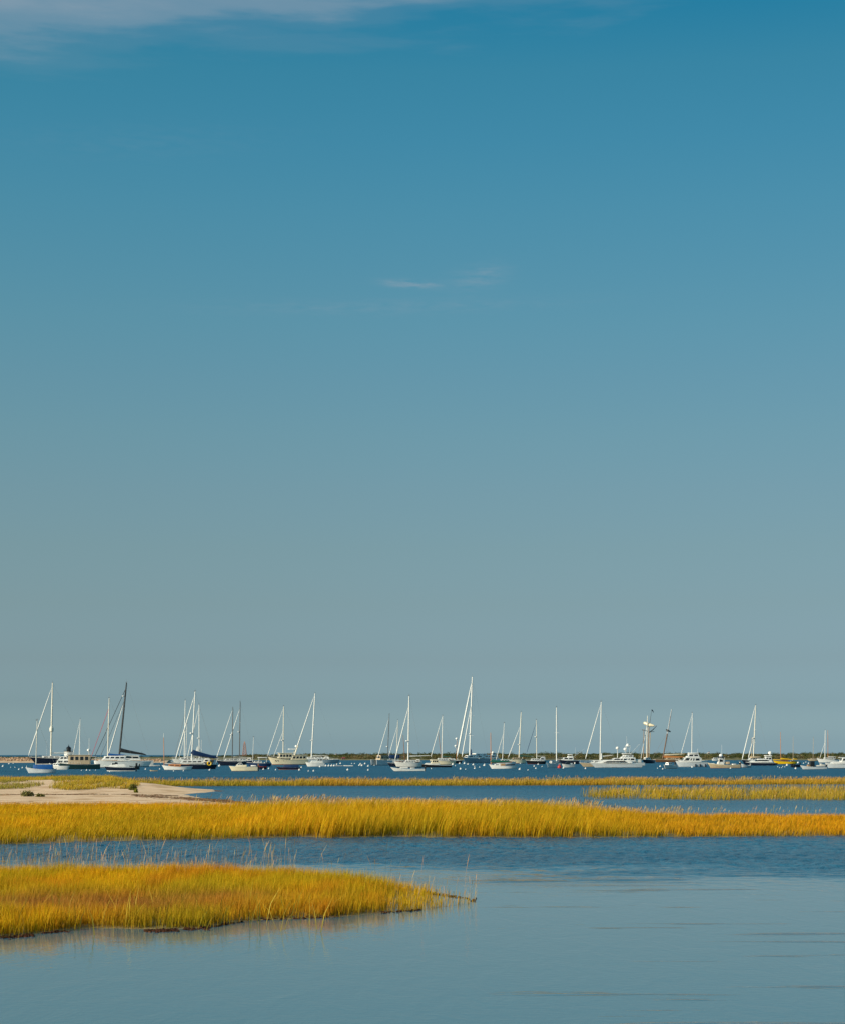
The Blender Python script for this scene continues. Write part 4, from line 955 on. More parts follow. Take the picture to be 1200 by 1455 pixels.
b = sail('sloop with a long thin backstay and mast left of a row of five white buoys', 414, 483, 1084.6, yaw=12)
b.hull(1077.2, 1079.4, 'bluegrey', bottom='grey', rail='white', deckcol='white', sag=.04); b.house(428, 458, 1078.8, 1075.8, 'white', 2, -1, .55, 5)
b.mast(442, 1078, 447.2, 985, 'sail', (1030,), (1052,), 1.0); b.jib(417, 1077, .96, 'sail', 1.05); b.boom(466, 1074.5, 1074, 'white', .4); b.pulpit()
b.dodger(458, 466, 1078.5, 1075.2, 'sail')
b.gear('canvas')

b = motor('white cabin motorboat with two small side windows beside the row of five buoys', 433.5, 461, 1089.6, yaw=14)
b.hull(1083.2, 1084.2, 'white', kind='motor', bottom='grey', sag=.03)
b.house(440, 458, 1084.4, 1081, 'white', 3, 0, .7, 0); b.house(449, 457.5, 1081.6, 1078.4, 'white', 1.5, 0, .6, 2, (.2, .8), roof='white', over=2)

b = Boat('rowing_boat', 'long low white rowing boat right of the row of five buoys', 'rowing boat', 488, 501.5, 1088.9, yaw=0, group=GD, beam=.18)
b.hull(1087.6, 1087.8, 'white', kind='dink', open_=True, deckcol='offwhite', sag=.01); b.slab('thwart', 493, 495, 1088.2, 1087.8, .8, 'teak')
b = Boat('rowing_boat', 'grey low rowing boat at the end of the row of five buoys', 'rowing boat', 476.5, 487, 1088.9, yaw=0, group=GD, beam=.2)
b.hull(1087.7, 1087.9, 'grey', kind='dink', open_=True, deckcol='grey', sag=.01); b.slab('thwart', 480, 482, 1088.3, 1087.9, .8, 'teak')

# --- middle cluster
b = Boat('catamaran', 'grey hulled catamaran with a tan deckhouse and dark radar mast, left in the middle cluster', 'catamaran', 527.5, 556, 1087.6, yaw=45, group=GS, beam=.5)
b.hull(1079.4, 1080.4, 'pale', kind='cat', sag=.01, deckcol='offwhite')
for v in b.hullo.data.vertices: v.co.y *= .26
o = b.hullo.copy(); COL.objects.link(o); b.hullo.location.y = -b.B*.36; o.location.y = b.B*.36
b.house(537, 550, 1079.8, 1073.6, 'tan', 1.5, -1, .7, 3, (.35, .8), roof='brown')
b.mast(550.4, 1074, 552.8, 1015, 'darkspar', (1049,), (1061,), .9); b.jib(536.3, 1078, .9, 'sail', .95)

b = sail('white sloop with a blue canvas cover beside the tan cabin catamaran', 541, 577, 1085.8, yaw=20)
b.hull(1079.6, 1081, 'pale', rail='white', deckcol='white'); b.house(551, 566, 1080.8, 1078, 'white', 1, -1, .55, 3)
b.mast(563.3, 1078, 565, 1023.5, 'spar', (), (), .95); b.jib(551, 1079, .84, 'sail', 1.0)
b.slab('canvas_cover', 552.5, 567, 1077.6, 1072.6, .6, 'darkblue'); b.boom(574, 1076, 1075.6, 'darkblue', .6)
b.gear('canvas')

b = sail('navy sloop with a raked bare wooden mast behind the tallest white middle sloop', 549, 592, 1089.6, yaw=16)
b.hull(1083.6, 1085, 'navy', bottom='navy', rail='white', deckcol='teak'); b.house(562, 580, 1084.6, 1082, 'wood', 1, -1, .55, 3)
b.nobs = True; b.mast(575, 1082, 572.5, 1044.5, 'wood', (), (), .9, vane=False); b.boom(590, 1080.5, 1080, 'darkblue', .5, spar='wood')
b.gear('canvas')

b = sail('white sloop with a navy sheer stripe and the tallest mast of the middle cluster', 559, 600.5, 1091, yaw=12)
b.hull(1082.2, 1084, 'offwhite', stripe='navy', bottom='navy', rail='white', top='white', sag=.03)
b.house(574, 592, 1083.6, 1080.4, 'white', 2, -1, .6, 4); b.mast(579.8, 1081, 581.2, 989, 'sail', (1029, 1052), (1053,), 1.1)
b.jib(561, 1080, .82, 'sail', 1.05); b.boom(612, 1075.5, 1073.8, 'sail', .45); b.dodger(590, 596, 1083, 1078.8, 'canvas'); b.pulpit()
b.gear('navy')

b = Boat('skiff', 'long low white skiff in front of the sloop with the navy sheer stripe', 'skiff', 554, 603, 1096, yaw=8, group=GD, beam=.26)
b.hull(1090.3, 1092.6, 'white', kind='motor', bottom='tan', deckcol='offwhite', open_=True, sag=.08)
b.house(568, 580, 1092, 1090.2, 'offwhite', 1, -1, .5, 0, name='console'); b.outboard(1, 'black', .9)
b.slab('seat', 583, 589, 1092.2, 1091, .6, 'white')

b = motor('black hulled picnic boat with a cream cabin, long and low', 593.5, 641.5, 1090.6, yaw=9)
b.hull(1085, 1087.6, 'black', kind='motor', bottom='black', deckcol='offwhite', sag=.03, rail='offwhite')
b.house(602, 624, 1086.8, 1084.4, 'offwhite', 3, 0, .65, 0); b.house(611.5, 622.5, 1085, 1079.8, 'cream', 2, -1, .62, 3, (.35, .8), roof='cream', over=2)

b = sail('white sloop whose pale mast with one spreader stands behind the picnic boat', 609, 648, 1087, yaw=15)
b.hull(1079.4, 1081, 'cream', rail='white'); b.house(620, 636, 1080.6, 1077.6, 'white', 2, -1, .55, 4)
b.mast(627.4, 1078, 628.6, 1017, 'sail', (1047.5,), (), .95); b.jib(611.8, 1076, .97, 'sail', 1.05); b.dodger(635, 640, 1080.4, 1077, 'canvas')
b.gear('navy')

b = Boat('yawl', 'black yawl with brown wooden masts and a green sail cover, left of the largest yacht', 'yawl', 622, 657, 1085.2, yaw=14, group=GS, beam=.27)
b.hull(1079.4, 1080.6, 'black', bottom='black', rail='white', deckcol='offwhite'); b.house(629, 646, 1080.2, 1078, 'white', 1, -1, .55, 3)
b.nobs = True; b.mast(622.8 + 4, 1079, 622.4, 1040, 'wood', (), (), .9, vane=False)
b.boom(644, 1076, 1075.6, 'canvasgreen', .9, spar='wood'); b.mast(648, 1079, 649.2, 1048, 'varnish', (), (), .8, vane=False)
b.dome(648.4, 1049.6, .5); b.dome(647, 1060, .5)
b.gear('canvas')

b = Boat('sailing_yacht', 'largest sailing yacht with the tallest mast, double headsails and a hull in shaded blue grey', 'sailing yacht', 652, 700, 1084.4, yaw=58, group=GS, beam=.24)
b.hull(1076.2, 1078, 'bluegrey', bottom='bluegrey', rail='white', deckcol='white', sag=.03)  # blue-grey is the shade on this hull, painted into its colour
b.house(660, 682, 1077.4, 1073.4, 'white', 4, -1, .6, 3); b.house(671, 690, 1076.4, 1070.8, 'white', 4, -1, .5, 3); b.house(684, 697, 1077.6, 1073, 'white', 2, -1, .6, 2)
b.mast(666.4, 1076, 670.4, 962, 'white', (989.5, 1017.5, 1045.5), (1043,), .95, sl=.05)
b.jib(648, 1075.5, .93, 'sail', 1.4); b.jib(655.2, 1076, .63, 'sail', .8)
b.rod('flag_staff', 669, 1074, 668.5, 1065, 'darkblue', .3)
b.gear('canvas')

b = Boat('catboat', 'white catboat with an orange varnished mast and a green sail cover', 'catboat', 693.5, 735, 1092.6, yaw=8, group=GS, beam=.36)
b.hull(1086.2, 1088, 'white', kind='sail', bottom='white', rail='white', deckcol='offwhite', sag=.1)
b.nobs = True; b.mast(697.2, 1087, 696.8, 1041, 'varnish', (), (), 1.05, vane=False); b.boom(727, 1084.4, 1083, 'canvasgreen', 1.5, spar='varnish')
b.house(701, 716, 1088.2, 1085.8, 'white', 1, 0, .6, 2); b.house(710, 717, 1088, 1085.2, 'teak', .5, 0, .66, 0, name='companionway'); b.slab('cockpit_cushion', 719, 731, 1087.2, 1086, .7, 'black')

b = sail('sloop with a dark green cover whose leaning mast rises behind the orange masted catboat', 702, 733, 1087.4, yaw=16)
b.hull(1081.4, 1082.4, 'pale', rail='white'); b.house(710, 724, 1082, 1079.6, 'white', 1, -1, .55, 3)
b.mast(713.4, 1080, 716, 1027.5, 'sail', (1064,), (), .9); b.jib(704, 1080.5, .72, 'sail', .9); b.boom(733, 1082.2-2.6, 1080, 'canvasgreen', .7)
b.gear('canvas')

b = sail('cream sloop with a thick leaning mast and dark green boom cover', 719.5, 748, 1085, yaw=18)
b.hull(1078.2, 1079.4, 'cream', bottom='redbottom', rail='cream', deckcol='tan'); b.house(727, 738, 1079, 1076.8, 'tan', 1, -1, .55, 3)
b.mast(737, 1079, 740.2, 1012, 'spar', (), (1058,), 1.15); b.jib(721.3, 1077, .69, 'sail', 1.0); b.boom(757, 1075.4, 1074.8, 'canvasgreen', 1.0)
b.gear('navy')

b = Boat('motor_yacht', 'white tower and bridge of a motor cruiser showing right of the orange mast', 'motor yacht', 690, 712, 1082, yaw=40, group=GM, beam=.32)
b.hull(1077, 1078, 'white', kind='motor'); b.house(695.5, 706, 1077.4, 1073, 'white', 1, -.5, .7, 2); b.house(697.5, 703, 1073.2, 1070, 'white', 1, 0, .5, 1); b.dome(699.8, 1069, .6)

b = sail('black sloop with a dark blue furled jib and grey dodger', 745.5, 776, 1086, yaw=12)
b.hull(1080, 1081.4, 'black', bottom='redbottom', rail='white', deckcol='white', sag=.03); b.house(753, 766, 1081, 1078.2, 'white', 2, -1, .55, 3)
b.mast(762.2, 1078, 761.6, 1023, 'spar', (1048,), (1047,), 1.0); b.jib(747.6, 1070, .92, 'darkblue', .75); b.dodger(766, 774, 1080.4, 1075.4, 'grey'); b.boom(774, 1075, 1074.6, 'canvas', .5)
b.gear('canvas')

b = sail('pale grey sloop with a bare crosstree mast and red mooring ball at its stern', 773, 799, 1091, yaw=48)
b.hull(1084, 1085, 'pale', bottom='grey', rail='white', deckcol='white', sag=.02); b.house(781, 793, 1084.8, 1081.6, 'white', 1, -.5, .6, 3)
b.mast(790.6, 1082, 790.6, 1005, 'sail', (1041.3,), (), 1.05, sl=.07)
b.gear('canvas')

b = Boat('sportfishing_boat', 'navy sportfishing boat with a white tuna tower behind the red mooring ball', 'fishing boat', 790, 822, 1086, yaw=12, group=GM, beam=.32)
b.hull(1078.6, 1080.8, 'navy', kind='motor', bottom='navy', rail='white', deckcol='white', sag=.02)
b.house(797, 814, 1080.4, 1076.6, 'white', 3, 0, .7, 2, (.35, .85)); b.house(805.5, 813.5, 1076.8, 1074.6, 'white', 1, 0, .5, 0, name='flybridge')
b.slab('tower_top', 806.5, 813, 1072.8, 1071.8, .45, 'white', posts=2, ybase=1076.4)
b.rod('outrigger', 808, 1077, 791.5, 1077.8-1, 'alu', .05, 1.2); b.rod('outrigger', 811, 1077, 830, 1064, 'alu', .04, 1.2); b.rod('antenna', 817, 1079, 817.4, 1062, 'white', .03)

b = motor('low white bowrider with dark windscreen beside the red mooring ball', 797, 816, 1090.8, yaw=22)
b.hull(1085.4, 1086.4, 'offwhite', kind='motor', bottom='grey', open_=True, deckcol='grey'); b.house(802, 809, 1086, 1083, 'glass', 2, -1, .6, 0, name='windscreen'); b.outboard(1, 'white', .9)
b.slab('engine_cover', 808, 813, 1086.4, 1084.4, .5, 'white')

# --- right half
b = sail('tan bowed sloop with a tall white mast behind the grey express cruiser', 821, 886, 1089.8, yaw=12)
b.hull(1083.4, 1085, 'tan', bottom='tan', rail='white', deckcol='white', sag=.03); b.house(840, 868, 1085, 1080.6, 'white', 3, -1, .6, 4)
b.mast(852.8, 1081, 854.4, 997, 'white', (), (), 1.05); b.jib(831.3, 1079, .95, 'sail', 1.0); b.boom(872, 1076, 1073, 'sail', .7)
mb = MB(); mb.tube([b.mA + Vector((-.35, 0, .4)), b.mA+Vector((-.45, 0, 2.2))], [.32, .18], 8); b.part('sail_bag', mb, 'sail', smooth=True)
b.dodger(868, 877, 1083, 1077, 'canvas'); b.pulpit()
b.gear('canvas')

b = motor('grey white express cruiser with one long curved dark side window', 836.5, 912, 1091, yaw=7, name='motor_yacht', cat='motor yacht')
b.hull(1083.6, 1085.6, 'pale', kind='motor', bottom='grey', rail='white', top='white', deckcol='white', sag=.01)
b.house(846, 898, 1084.6, 1080.2, 'white', 12, -4, .8, 0); b.house(856, 890, 1083.4, 1081.2, 'glass', 7, -4, .86, 0, name='side_window')
b.house(866, 892, 1081, 1077.8, 'offwhite', 7, -2, .62, 2, (.25, .8), pillar=.12); b.slab('swim_platform', 908, 915, 1089.4, 1088.2, .8, 'grey')
mb = MB()
for q in (-1, 1): mb.tube([(b.lx(884), q*1.5, b.z(1080)), (b.lx(888), q*1.4, b.z(1074)), (b.lx(892), q*1.2, b.z(1073.6))], .12, 6)
mb.tube([(b.lx(892), -1.2, b.z(1073.6)), (b.lx(892), 1.2, b.z(1073.6))], .12, 6); b.part('radar_arch', mb, 'white')
b.pulpit(stern=False)

b = Boat('sportfishing_boat', 'white flybridge sportfisher with a tall tower and radar domes behind the express cruiser', 'fishing boat', 868, 916, 1088.6, yaw=12, group=GM, beam=.32)
b.hull(1080, 1084, 'white', kind='motor', bottom='grey', sag=.03); b.house(876, 902, 1082.2, 1076.8, 'white', 5, 0, .75, 3, (.35, .8))
b.house(882, 899, 1077, 1073, 'white', 3, 0, .6, 2, (.45, .85), name='flybridge'); b.slab('hardtop', 884, 897, 1071.4, 1070.6, .55, 'white', posts=2, ybase=1074)
b.slab('tower_top', 889, 895.5, 1060.6, 1059.6, .35, 'white', posts=2, ybase=1071, rake=-1.5)
b.rod('radar_post', 877, 1077, 877, 1064.5, 'white', .12); b.dome(877, 1063, .55); b.dome(888.3, 1064.5, .55); b.dome(892, 1058.6, .5)
b.rod('outrigger', 894, 1072, 908, 1057, 'alu', .05, 1.0); b.rod('antenna', 890.5, 1060, 890.3, 1046, 'white', .035)
b.slab('cockpit_seat', 902, 911, 1083.6, 1079, .5, 'offwhite')

# schooner seen almost end on
b = Boat('schooner', 'navy topsail schooner with a furled white square sail and a dark flag aloft', 'schooner', 908, 934, 1084.8, yaw=58, group=GS, beam=.26)
b.hull(1078.8, 1079.6, 'navy', bottom='navy', rail='white', deckcol='white', sag=.04); b.house(914, 922, 1079.6, 1076.8, 'white', 1, -1, .6, 2)
b.nobs = True
b.mast(917.3, 1078, 919.3, 1017, 'spar', (1049,), (), 1.0, vane=False); b.stay(907.6, 1078, .8, 'sail', .1); b.stay(903.8, 1068, .66, 'wire', .06)
A, T = b.mA.copy(), b.mB.copy()
mb = MB(); x0 = b.lx(922.5); 
mb.tube([(b.lx(919.5), 0, b.z(1078)), (b.lx(922), 0, b.z(1032))], [.24, .18], 10); b.part('main_mast', mb, 'teak', smooth=True)
mb = MB(); mb.tube([(b.lx(922), 0, b.z(1034)), (b.lx(926.5), 0, b.z(1010))], [.16, .06], 8); b.part('topmast', mb, 'darkspar', smooth=True)
mb = MB(); mb.tube([(b.lx(912.3), 0, b.z(1077)), (b.lx(912.8), 0, b.z(1036))], [.17, .12], 8); b.part('fore_mast', mb, 'teak', smooth=True)
mb = MB(); mb.tube([(b.lx(921.5), .1, b.z(1041)), (b.lx(928), .2, b.z(1037)), (b.lx(934.8), .3, b.z(1031))], [.24, .18, .1], 8); b.part('gaff', mb, 'darkspar', smooth=True)
X0 = b.lx(921.4); ly = lambda px: (px-921.4)/b.ppm/sin(b.a)
mb = MB(); n_ = 9; pts = [(X0+.35, ly(915.6+13.6*u), b.z(1027+4.2*u**1.2+1.2*sin(3*u))) for u in np.linspace(0, 1, n_)]
mb.tube(pts, [.45, .75, .6, .82, .7, .78, .55, .5, .2], 10); b.part('furled_square_sail', mb, 'cream', smooth=True)
mb = MB(); mb.tube([(X0+.3, ly(914.4), b.z(1027)), (X0+.3, ly(930), b.z(1032))], .09, 6); b.part('yard', mb, 'wood')
mb = MB(); mb.tube([(b.lx(908.5), .1, b.z(1037.5)), (b.lx(917), .1, b.z(1038.3))], .1, 6); mb.tube([(b.lx(922), .1, b.z(1040)), (b.lx(931), .1, b.z(1039.4))], .1, 6); b.part('crosstree', mb, 'wood')
mb = MB(); mb.tube([(b.lx(924), .1, b.z(1041)), (b.lx(921.5), .15, b.z(1076))], [.16, .14], 8); b.part('brailed_sail', mb, 'tan', smooth=True)
mb = MB(); p0 = (b.lx(926.6), b.z(1009)); p1 = (b.lx(931), b.z(1011.5)); h = 2.2/b.ppm
g = [[(p0[0]+(p1[0]-p0[0])*u, .2*sin(5*u), p0[1]+(p1[1]-p0[1])*u + h*(v-.5)) for v in (0, 1)] for u in np.linspace(0, 1, 7)]
mb.loft([[(a, y+.02, z) for a, y, z in r] for r in g], caps=False, closed=False); mb.loft([[(a, y-.02, z) for a, y, z in r] for r in g], caps=False, closed=False); b.part('flag', mb, 'navy', smooth=True)

b = Boat('schooner', 'wooden schooner with one strongly raked brown mast and a long tan furled sail', 'schooner', 926, 979, 1083.4, yaw=10, group=GS, beam=.26)
b.hull(1078.6, 1079.6, 'brown', bottom='black', rail='tan', deckcol='teak', sag=.05, top='tan'); b.house(945, 966, 1079.4, 1077, 'tan', 1, -1, .6, 3)
b.nobs = True; b.mast(941.6, 1078, 954.6, 1008, 'brown', (), (), 1.25, vane=False)
mb = MB(); A = b.mA.lerp(b.mB, .5); mb.tube([A, b.mB+Vector((0, 0, .1))], [b.mr*1.08, b.mr*.75], 8); b.part('upper_mast', mb, 'grey', smooth=True)
P = b.mA.lerp(b.mB, .565); mb = MB(); mb.lathe(P, [(.2, -.5), (.7, -.3), (.75, .3), (.25, .6)], 8); mb.tube([P+Vector((.9, 0, .6)), P+Vector((-1.3, 0, -.5))], .33, 7); b.part('crosstree', mb, 'darkspar')
b.boom(975, 1074.2, 1071.6, 'cream', .7, spar='varnish', x0=942.5); b.boom(974, 1077.4, 1076.4, 'varnish', 1.15, spar='wood', x0=943)
b.stay(926.5, 1078, .55, 'wire', .05)
for xx in (946, 950, 962): b.stay(xx, 1078, .52, 'wire', .03)

b = motor('small white runabout seen from its bow in front of the wooden schooner', 938.5, 963, 1092.6, yaw=58)
b.hull(1086.6, 1087.4, 'offwhite', kind='motor', bottom='tan', rail='white', sag=.01); b.house(946, 953, 1087, 1083.8, 'white', 1, -.5, .6, 2, (.3, .8)); b.outboard(1, 'black', 1)

b = sail('white sloop whose white mast with two spreaders stands behind the flybridge cruiser', 961, 1007, 1086.4, yaw=16)
b.hull(1079.6, 1081, 'white'); b.house(972, 992, 1080.4, 1077.6, 'white', 2, -1, .55, 4)
b.mast(983, 1078, 983.8, 1013, 'white', (1033, 1055), (), .95); b.jib(966.8, 1073, .95, 'sail', .75)
b.gear('canvas')

b = motor('white flybridge cruiser with a tall raked windscreen and grey hull', 958.5, 1004.5, 1090, yaw=10, name='motor_yacht', cat='motor yacht')
b.hull(1081.6, 1083.4, 'pale', kind='motor', bottom='grey', rail='white', top='white', deckcol='white', sag=.02)
b.house(966.5, 996, 1082.6, 1077, 'white', 6, -1, .75, 3, (.3, .85), roof='white', over=1); b.house(974, 994, 1077, 1071.6, 'white', 4, -2, .62, 2, (.45, .85), name='flybridge')
b.slab('bimini_top', 978, 992, 1071, 1069.6, .6, 'white'); b.rod('antenna', 991.5, 1072, 991.5, 1064, 'white', .04); b.pulpit(stern=False)
for xp in (986.5, 993, 1001):
    mb = MB(); x = b.lx(xp); y = b.hb(x)+.12; mb.lathe((x, y, b.z(1087.8)), [(.05, -.45), (.16, -.38), (.18, 0), (.16, .38), (.05, .45)], 8); b.part('fender', mb, 'navy', smooth=True)

b = motor('cream centre console fishing boat with a white console and whip antenna', 1004, 1052, 1091.8, yaw=9)
b.hull(1084, 1086.6, 'tan', kind='motor', bottom='redbottom', rail='cream', top='cream', deckcol='cream', open_=True, sag=.06)
b.house(1019, 1028.5, 1087, 1078.5, 'white', 2, -1, .45, 1, (.5, .9), name='console'); b.slab('leaning_post', 1031, 1037, 1086, 1082.4, .4, 'tan'); b.slab('hardtop', 1020, 1030, 1076.2, 1075.4, .5, 'darkblue', posts=2, ybase=1085)
b.dome(1024.6, 1073.6, .5); b.rod('antenna', 1026, 1075, 1025.8, 1058.5, 'white', .035); b.slab('cooler', 1010, 1015, 1086.2, 1084.6, .3, 'white'); b.outboard(2, 'black', 1.0)
b.slab('stern_seat', 1040, 1046, 1087, 1085.4, .6, 'offwhite')

b = sail('navy sloop with close set mast and two furled headsails right of the console boat', 1051.5, 1097, 1087, yaw=18)
b.hull(1079.2, 1081, 'navy', bottom='navy', rail='white', deckcol='white', sag=.03); b.house(1062, 1082, 1080.4, 1077.2, 'white', 2, -1, .55, 4)
b.mast(1070.6, 1079, 1074.2, 1002, 'spar', (1037, 1055), (1049,), 1.0); b.jib(1053.3, 1082-1.5, .99, 'sail', 1.1); b.jib(1063, 1077, .42, 'sail', .95); b.rod('mizzen_mast', 1068, 1079, 1068.4, 1048, 'tan', .12)
b.slab('cockpit_canopy', 1066, 1080, 1077.4, 1074.8, .6, 'tan', posts=1, ybase=1080)
b.gear('canvas')

b = Boat('inflatable_dinghy', 'grey inflatable dinghy nose on under the furled headsail of the navy sloop', 'dinghy', 1051.5, 1067, 1090.8, yaw=30, group=GD, beam=.45)
b.hull(1085.6, 1087.6, 'grey', kind='dink', rail='white', open_=True, deckcol='grey'); b.outboard(1, 'grey', .8)

b = motor('sleek motor yacht with a navy hull, white top and radar tower', 1058.5, 1102, 1088, yaw=8, name='motor_yacht', cat='motor yacht')
b.hull(1082.8, 1084, 'navy', kind='motor', bottom='navy', rail='white', top='white', deckcol='white', sag=.01)
b.house(1063, 1098, 1083.4, 1081, 'white', 6, -2, .78, 0); b.house(1071, 1092, 1081.6, 1079.6, 'glass', 4, -2, .74, 0, name='side_window'); b.house(1074, 1093, 1080.4, 1078.4, 'white', 3, -1, .66, 0, name='upper_deck')
b.house(1086, 1097, 1080.8, 1075.6, 'white', 2, -1, .6, 2, (.3, .8), name='flybridge'); b.slab('hardtop', 1087, 1097, 1074.2, 1073.2, .5, 'white', posts=2, ybase=1078); b.dome(1095, 1070, .65); b.rod('radar_post', 1095, 1074, 1095, 1071, 'white', .1)

b = Boat('yawl', 'bright yellow yawl with yellow sail covers and bare thin masts', 'yawl', 1097.5, 1133.5, 1086, yaw=8, group=GS, beam=.25)
b.hull(1080.8, 1082, 'yellow', bottom='black', stripe='yellow', rail='brown', deckcol='teak', sag=.05); b.house(1108, 1120, 1081.6, 1080, 'wood', 1, -1, .5, 3)
b.nobs = True; b.mast(1109.2, 1081, 1108.9, 1040, 'varnish', (), (), .9, vane=False); b.boom(1127, 1079.4, 1079.6, 'yellow', 1.3, spar='yellow'); b.mast(1127.4, 1081, 1127.5, 1046.5, 'tan', (), (), .7, vane=False)
b.boom(1134, 1079.2, 1079.2, 'yellow', 1.0, spar='yellow'); b.slab('jib_cover', 1098.5, 1108.5, 1080.4, 1079.2, .35, 'yellow')
b.gear('navy')

b = Boat('dinghy', 'dark blue motor dinghy just right of the yellow yawl', 'dinghy', 1121.5, 1137, 1090.6, yaw=22, group=GD, beam=.42)
b.hull(1085.2, 1086.4, 'navy', kind='dink', open_=True, deckcol='grey', rail='navy'); b.outboard(1, 'black', .9); b.slab('thwart', 1127, 1130, 1087, 1086.4, .8, 'teak')
b = Boat('dinghy', 'small dark dinghy under the bow of the yellow yawl', 'dinghy', 1096, 1104.5, 1086.9, yaw=10, group=GD, beam=.45)
b.hull(1083.6, 1084.4, 'navy', kind='dink', open_=True, deckcol='grey', rail='navy'); b.slab('thwart', 1099, 1101, 1084.8, 1084.4, .8, 'teak')

b = Boat('skiff', 'grey white open skiff with a black outboard standing tall amidships', 'skiff', 1136, 1175, 1093.4, yaw=9, group=GD, beam=.3)
b.hull(1087.8, 1089.8, 'pale', kind='motor', bottom='grey', open_=True, deckcol='offwhite', rail='white', sag=.03)
b.house(1151, 1157.5, 1090, 1081.8, 'black', .6, -.4, .5, 0, name='console'); b.slab('seat', 1147, 1151, 1089.4, 1086.6, .45, 'teak'); b.slab('stern_seat', 1160, 1172, 1089.2, 1087.4, .6, 'canvas'); b.outboard(1, 'black', .9)

b = sail('distant sloop with a faint tan mast above the black console of the skiff', 1146, 1166, 1081.6, yaw=15)
b.hull(1078.4, 1079, 'tan'); b.house(1151, 1160, 1079, 1077.6, 'tan', 1, -1, .55, 2); b.mast(1155.2, 1078, 1155.6, 1048, 'tan', (1062,), (), .8)
b.gear('canvas')

b = Boat('ketch', 'cream white ketch with two close masts near the right edge', 'ketch', 1159.5, 1195, 1083.6, yaw=10, group=GS, beam=.26)
b.hull(1077.6, 1079.4, 'white', bottom='white', rail='white', deckcol='offwhite', sag=.05, top='white'); b.house(1170, 1186, 1079, 1076.6, 'offwhite', 1, -1, .55, 3)
b.nobs = True; b.mast(1172.2, 1078, 1172.7, 1037.5, 'white', (), (), 1.3); b.jib(1164.6, 1077.5, .55, 'sail', .9); b.mast(1176.7, 1078, 1176.4, 1037.5, 'varnish', (), (), .8, vane=False); b.boom(1189, 1075.6, 1075.4, 'sail', .8)
b.gear('navy')

b = motor('grey cabin cruiser with a white wheelhouse cut by the right edge of the picture', 1171.5, 1222, 1092, yaw=8)
b.hull(1084.4, 1086, 'pale', kind='motor', bottom='navy', rail='white', deckcol='white', top='offwhite', sag=.02)
b.house(1180, 1206, 1085.4, 1082.4, 'white', 4, 0, .7, 0); b.house(1194, 1210, 1083.6, 1076.6, 'white', 3, 0, .65, 3, (.35, .8), roof='white', over=4); b.pulpit(stern=False); b.outboard(2, 'white', 1)
b = Boat('dinghy', 'tan dinghy with dark gear between the skiff and the cabin cruiser', 'dinghy', 1163.5, 1176, 1089.4, yaw=20, group=GD, beam=.45)
b.hull(1085, 1085.8, 'canvas', kind='dink', open_=True, deckcol='black'); b.slab('thwart', 1168, 1171, 1086.4, 1085.8, .8, 'teak')

# far white boats packed behind the largest yacht
for x0, x1, yw, lab in ((676, 684, 1079.2, 'far white cabin boat just right of the tallest mast'), (684.5, 693, 1079.6, 'far white cabin boat left of the orange mast, roof lowest'),
                        (1010, 1021, 1081.4, 'far white motorboat behind the bow of the centre console boat'), (1019, 1034-12.5+6, 1082, 'far white motorboat under the antenna of the centre console boat')):
    b = motor(lab, x0, x1, yw, yaw=20); b.hull(yw-3, yw-2.6, 'white', kind='motor'); b.house(x0+2, x1-1.5, yw-2.6, yw-4.6, 'white', 1, 0, .7, 2)

# ------------------------------------------------------------------ mooring balls
BALLS = [(4.3,1089.7,1.8),(13,1086,1.3),(19,1085.3,1),(15.4,1090.8,.8),(21.5,1091,.9),(27,1094,1.4),(32,1091.7,1.3),(116,1095.3,.9),(123.3,1095.2,1.4),(128,1095.3,1),(136,1095,.8),(156,1097.2,1.1),
 (194.5,1094.4,.9),(207,1093.8,1.4),(227.2,1093.4,1.2),(218,1084.8,.8),(229,1084.4,.8),(261,1096,1.2),(247,1096.3,1.1),(312,1089.3,2.1),(298,1095,1.6),(374.5,1093.9,1.5),(382,1093,1.4),(392,1094.6,1.2),
 (425.6,1095,1.8),(428.5,1091.2,1.4),(438.4,1096.2,1.1),(445.8,1096.3,1.5),(463.2,1089,1.7),(467.2,1089,1.8),(471.2,1089,1.8),(475,1089,1.8),(454.8,1090.2,1.6),(478.8,1086.8,1.3),(484,1085.6,1.5),(494.3,1094.8,1.9),
 (500,1085.6,.9),(504,1085.6,.9),(510.6,1088.2,1.4),(512.4,1086.6,1.6),(514.4,1088.6,1.8),(518.8,1086,1.5),(523.3,1089.4,1.6),(523.3,1095,1.5),(532,1088,.9),(536,1087.6,.9),(612.5,1092.8,1),(643,1087,2),(646.5,1088.6,.9),
 (652.6,1085.6,1.6),(654,1093.4,1.7),(659.5,1085.6,1.7),(664.5,1086.6,1.4),(672,1087.4,1.7),(674,1092.6,1.5),(661,1093.8,1),(674,1089.4,.9),(681,1090.8,1),(687.8,1088.4,2),(737.8,1094,1.9),(749.5,1094.8,1),(758.4,1089.5,1.3),
 (760.8,1092.6,1.3),(764,1086.8,1.3),(769.5,1089.8,.9),(800,1092.2,1.6),(831.3,1092.8,1.5),(738.8,1085.4,1),(937.5,1089.8,1.6),(933.6,1092.2,.9),(941,1093.4,1.3),(982.8,1090.8,1.6),(1037.3,1092.4,1.2),
 (1117.6,1088.2,1.9),(1104.4,1090,.8),(1107.2,1091.4,.8),(1111.5,1090,.8),(1110,1091.2,.7),(1114.6,1090.2,.8),(1129.9,1092.8,1.7),(1133.3,1084.6,1.6),(1141.2,1085.2,1),(1144.4,1083.6,.9),(1148.2,1085.4,1.2),(1180,1084.6,1),(1192,1084.4,1.1)]
WHITE = mat('buoy_white', (.70, .68, .64), .45, .2)
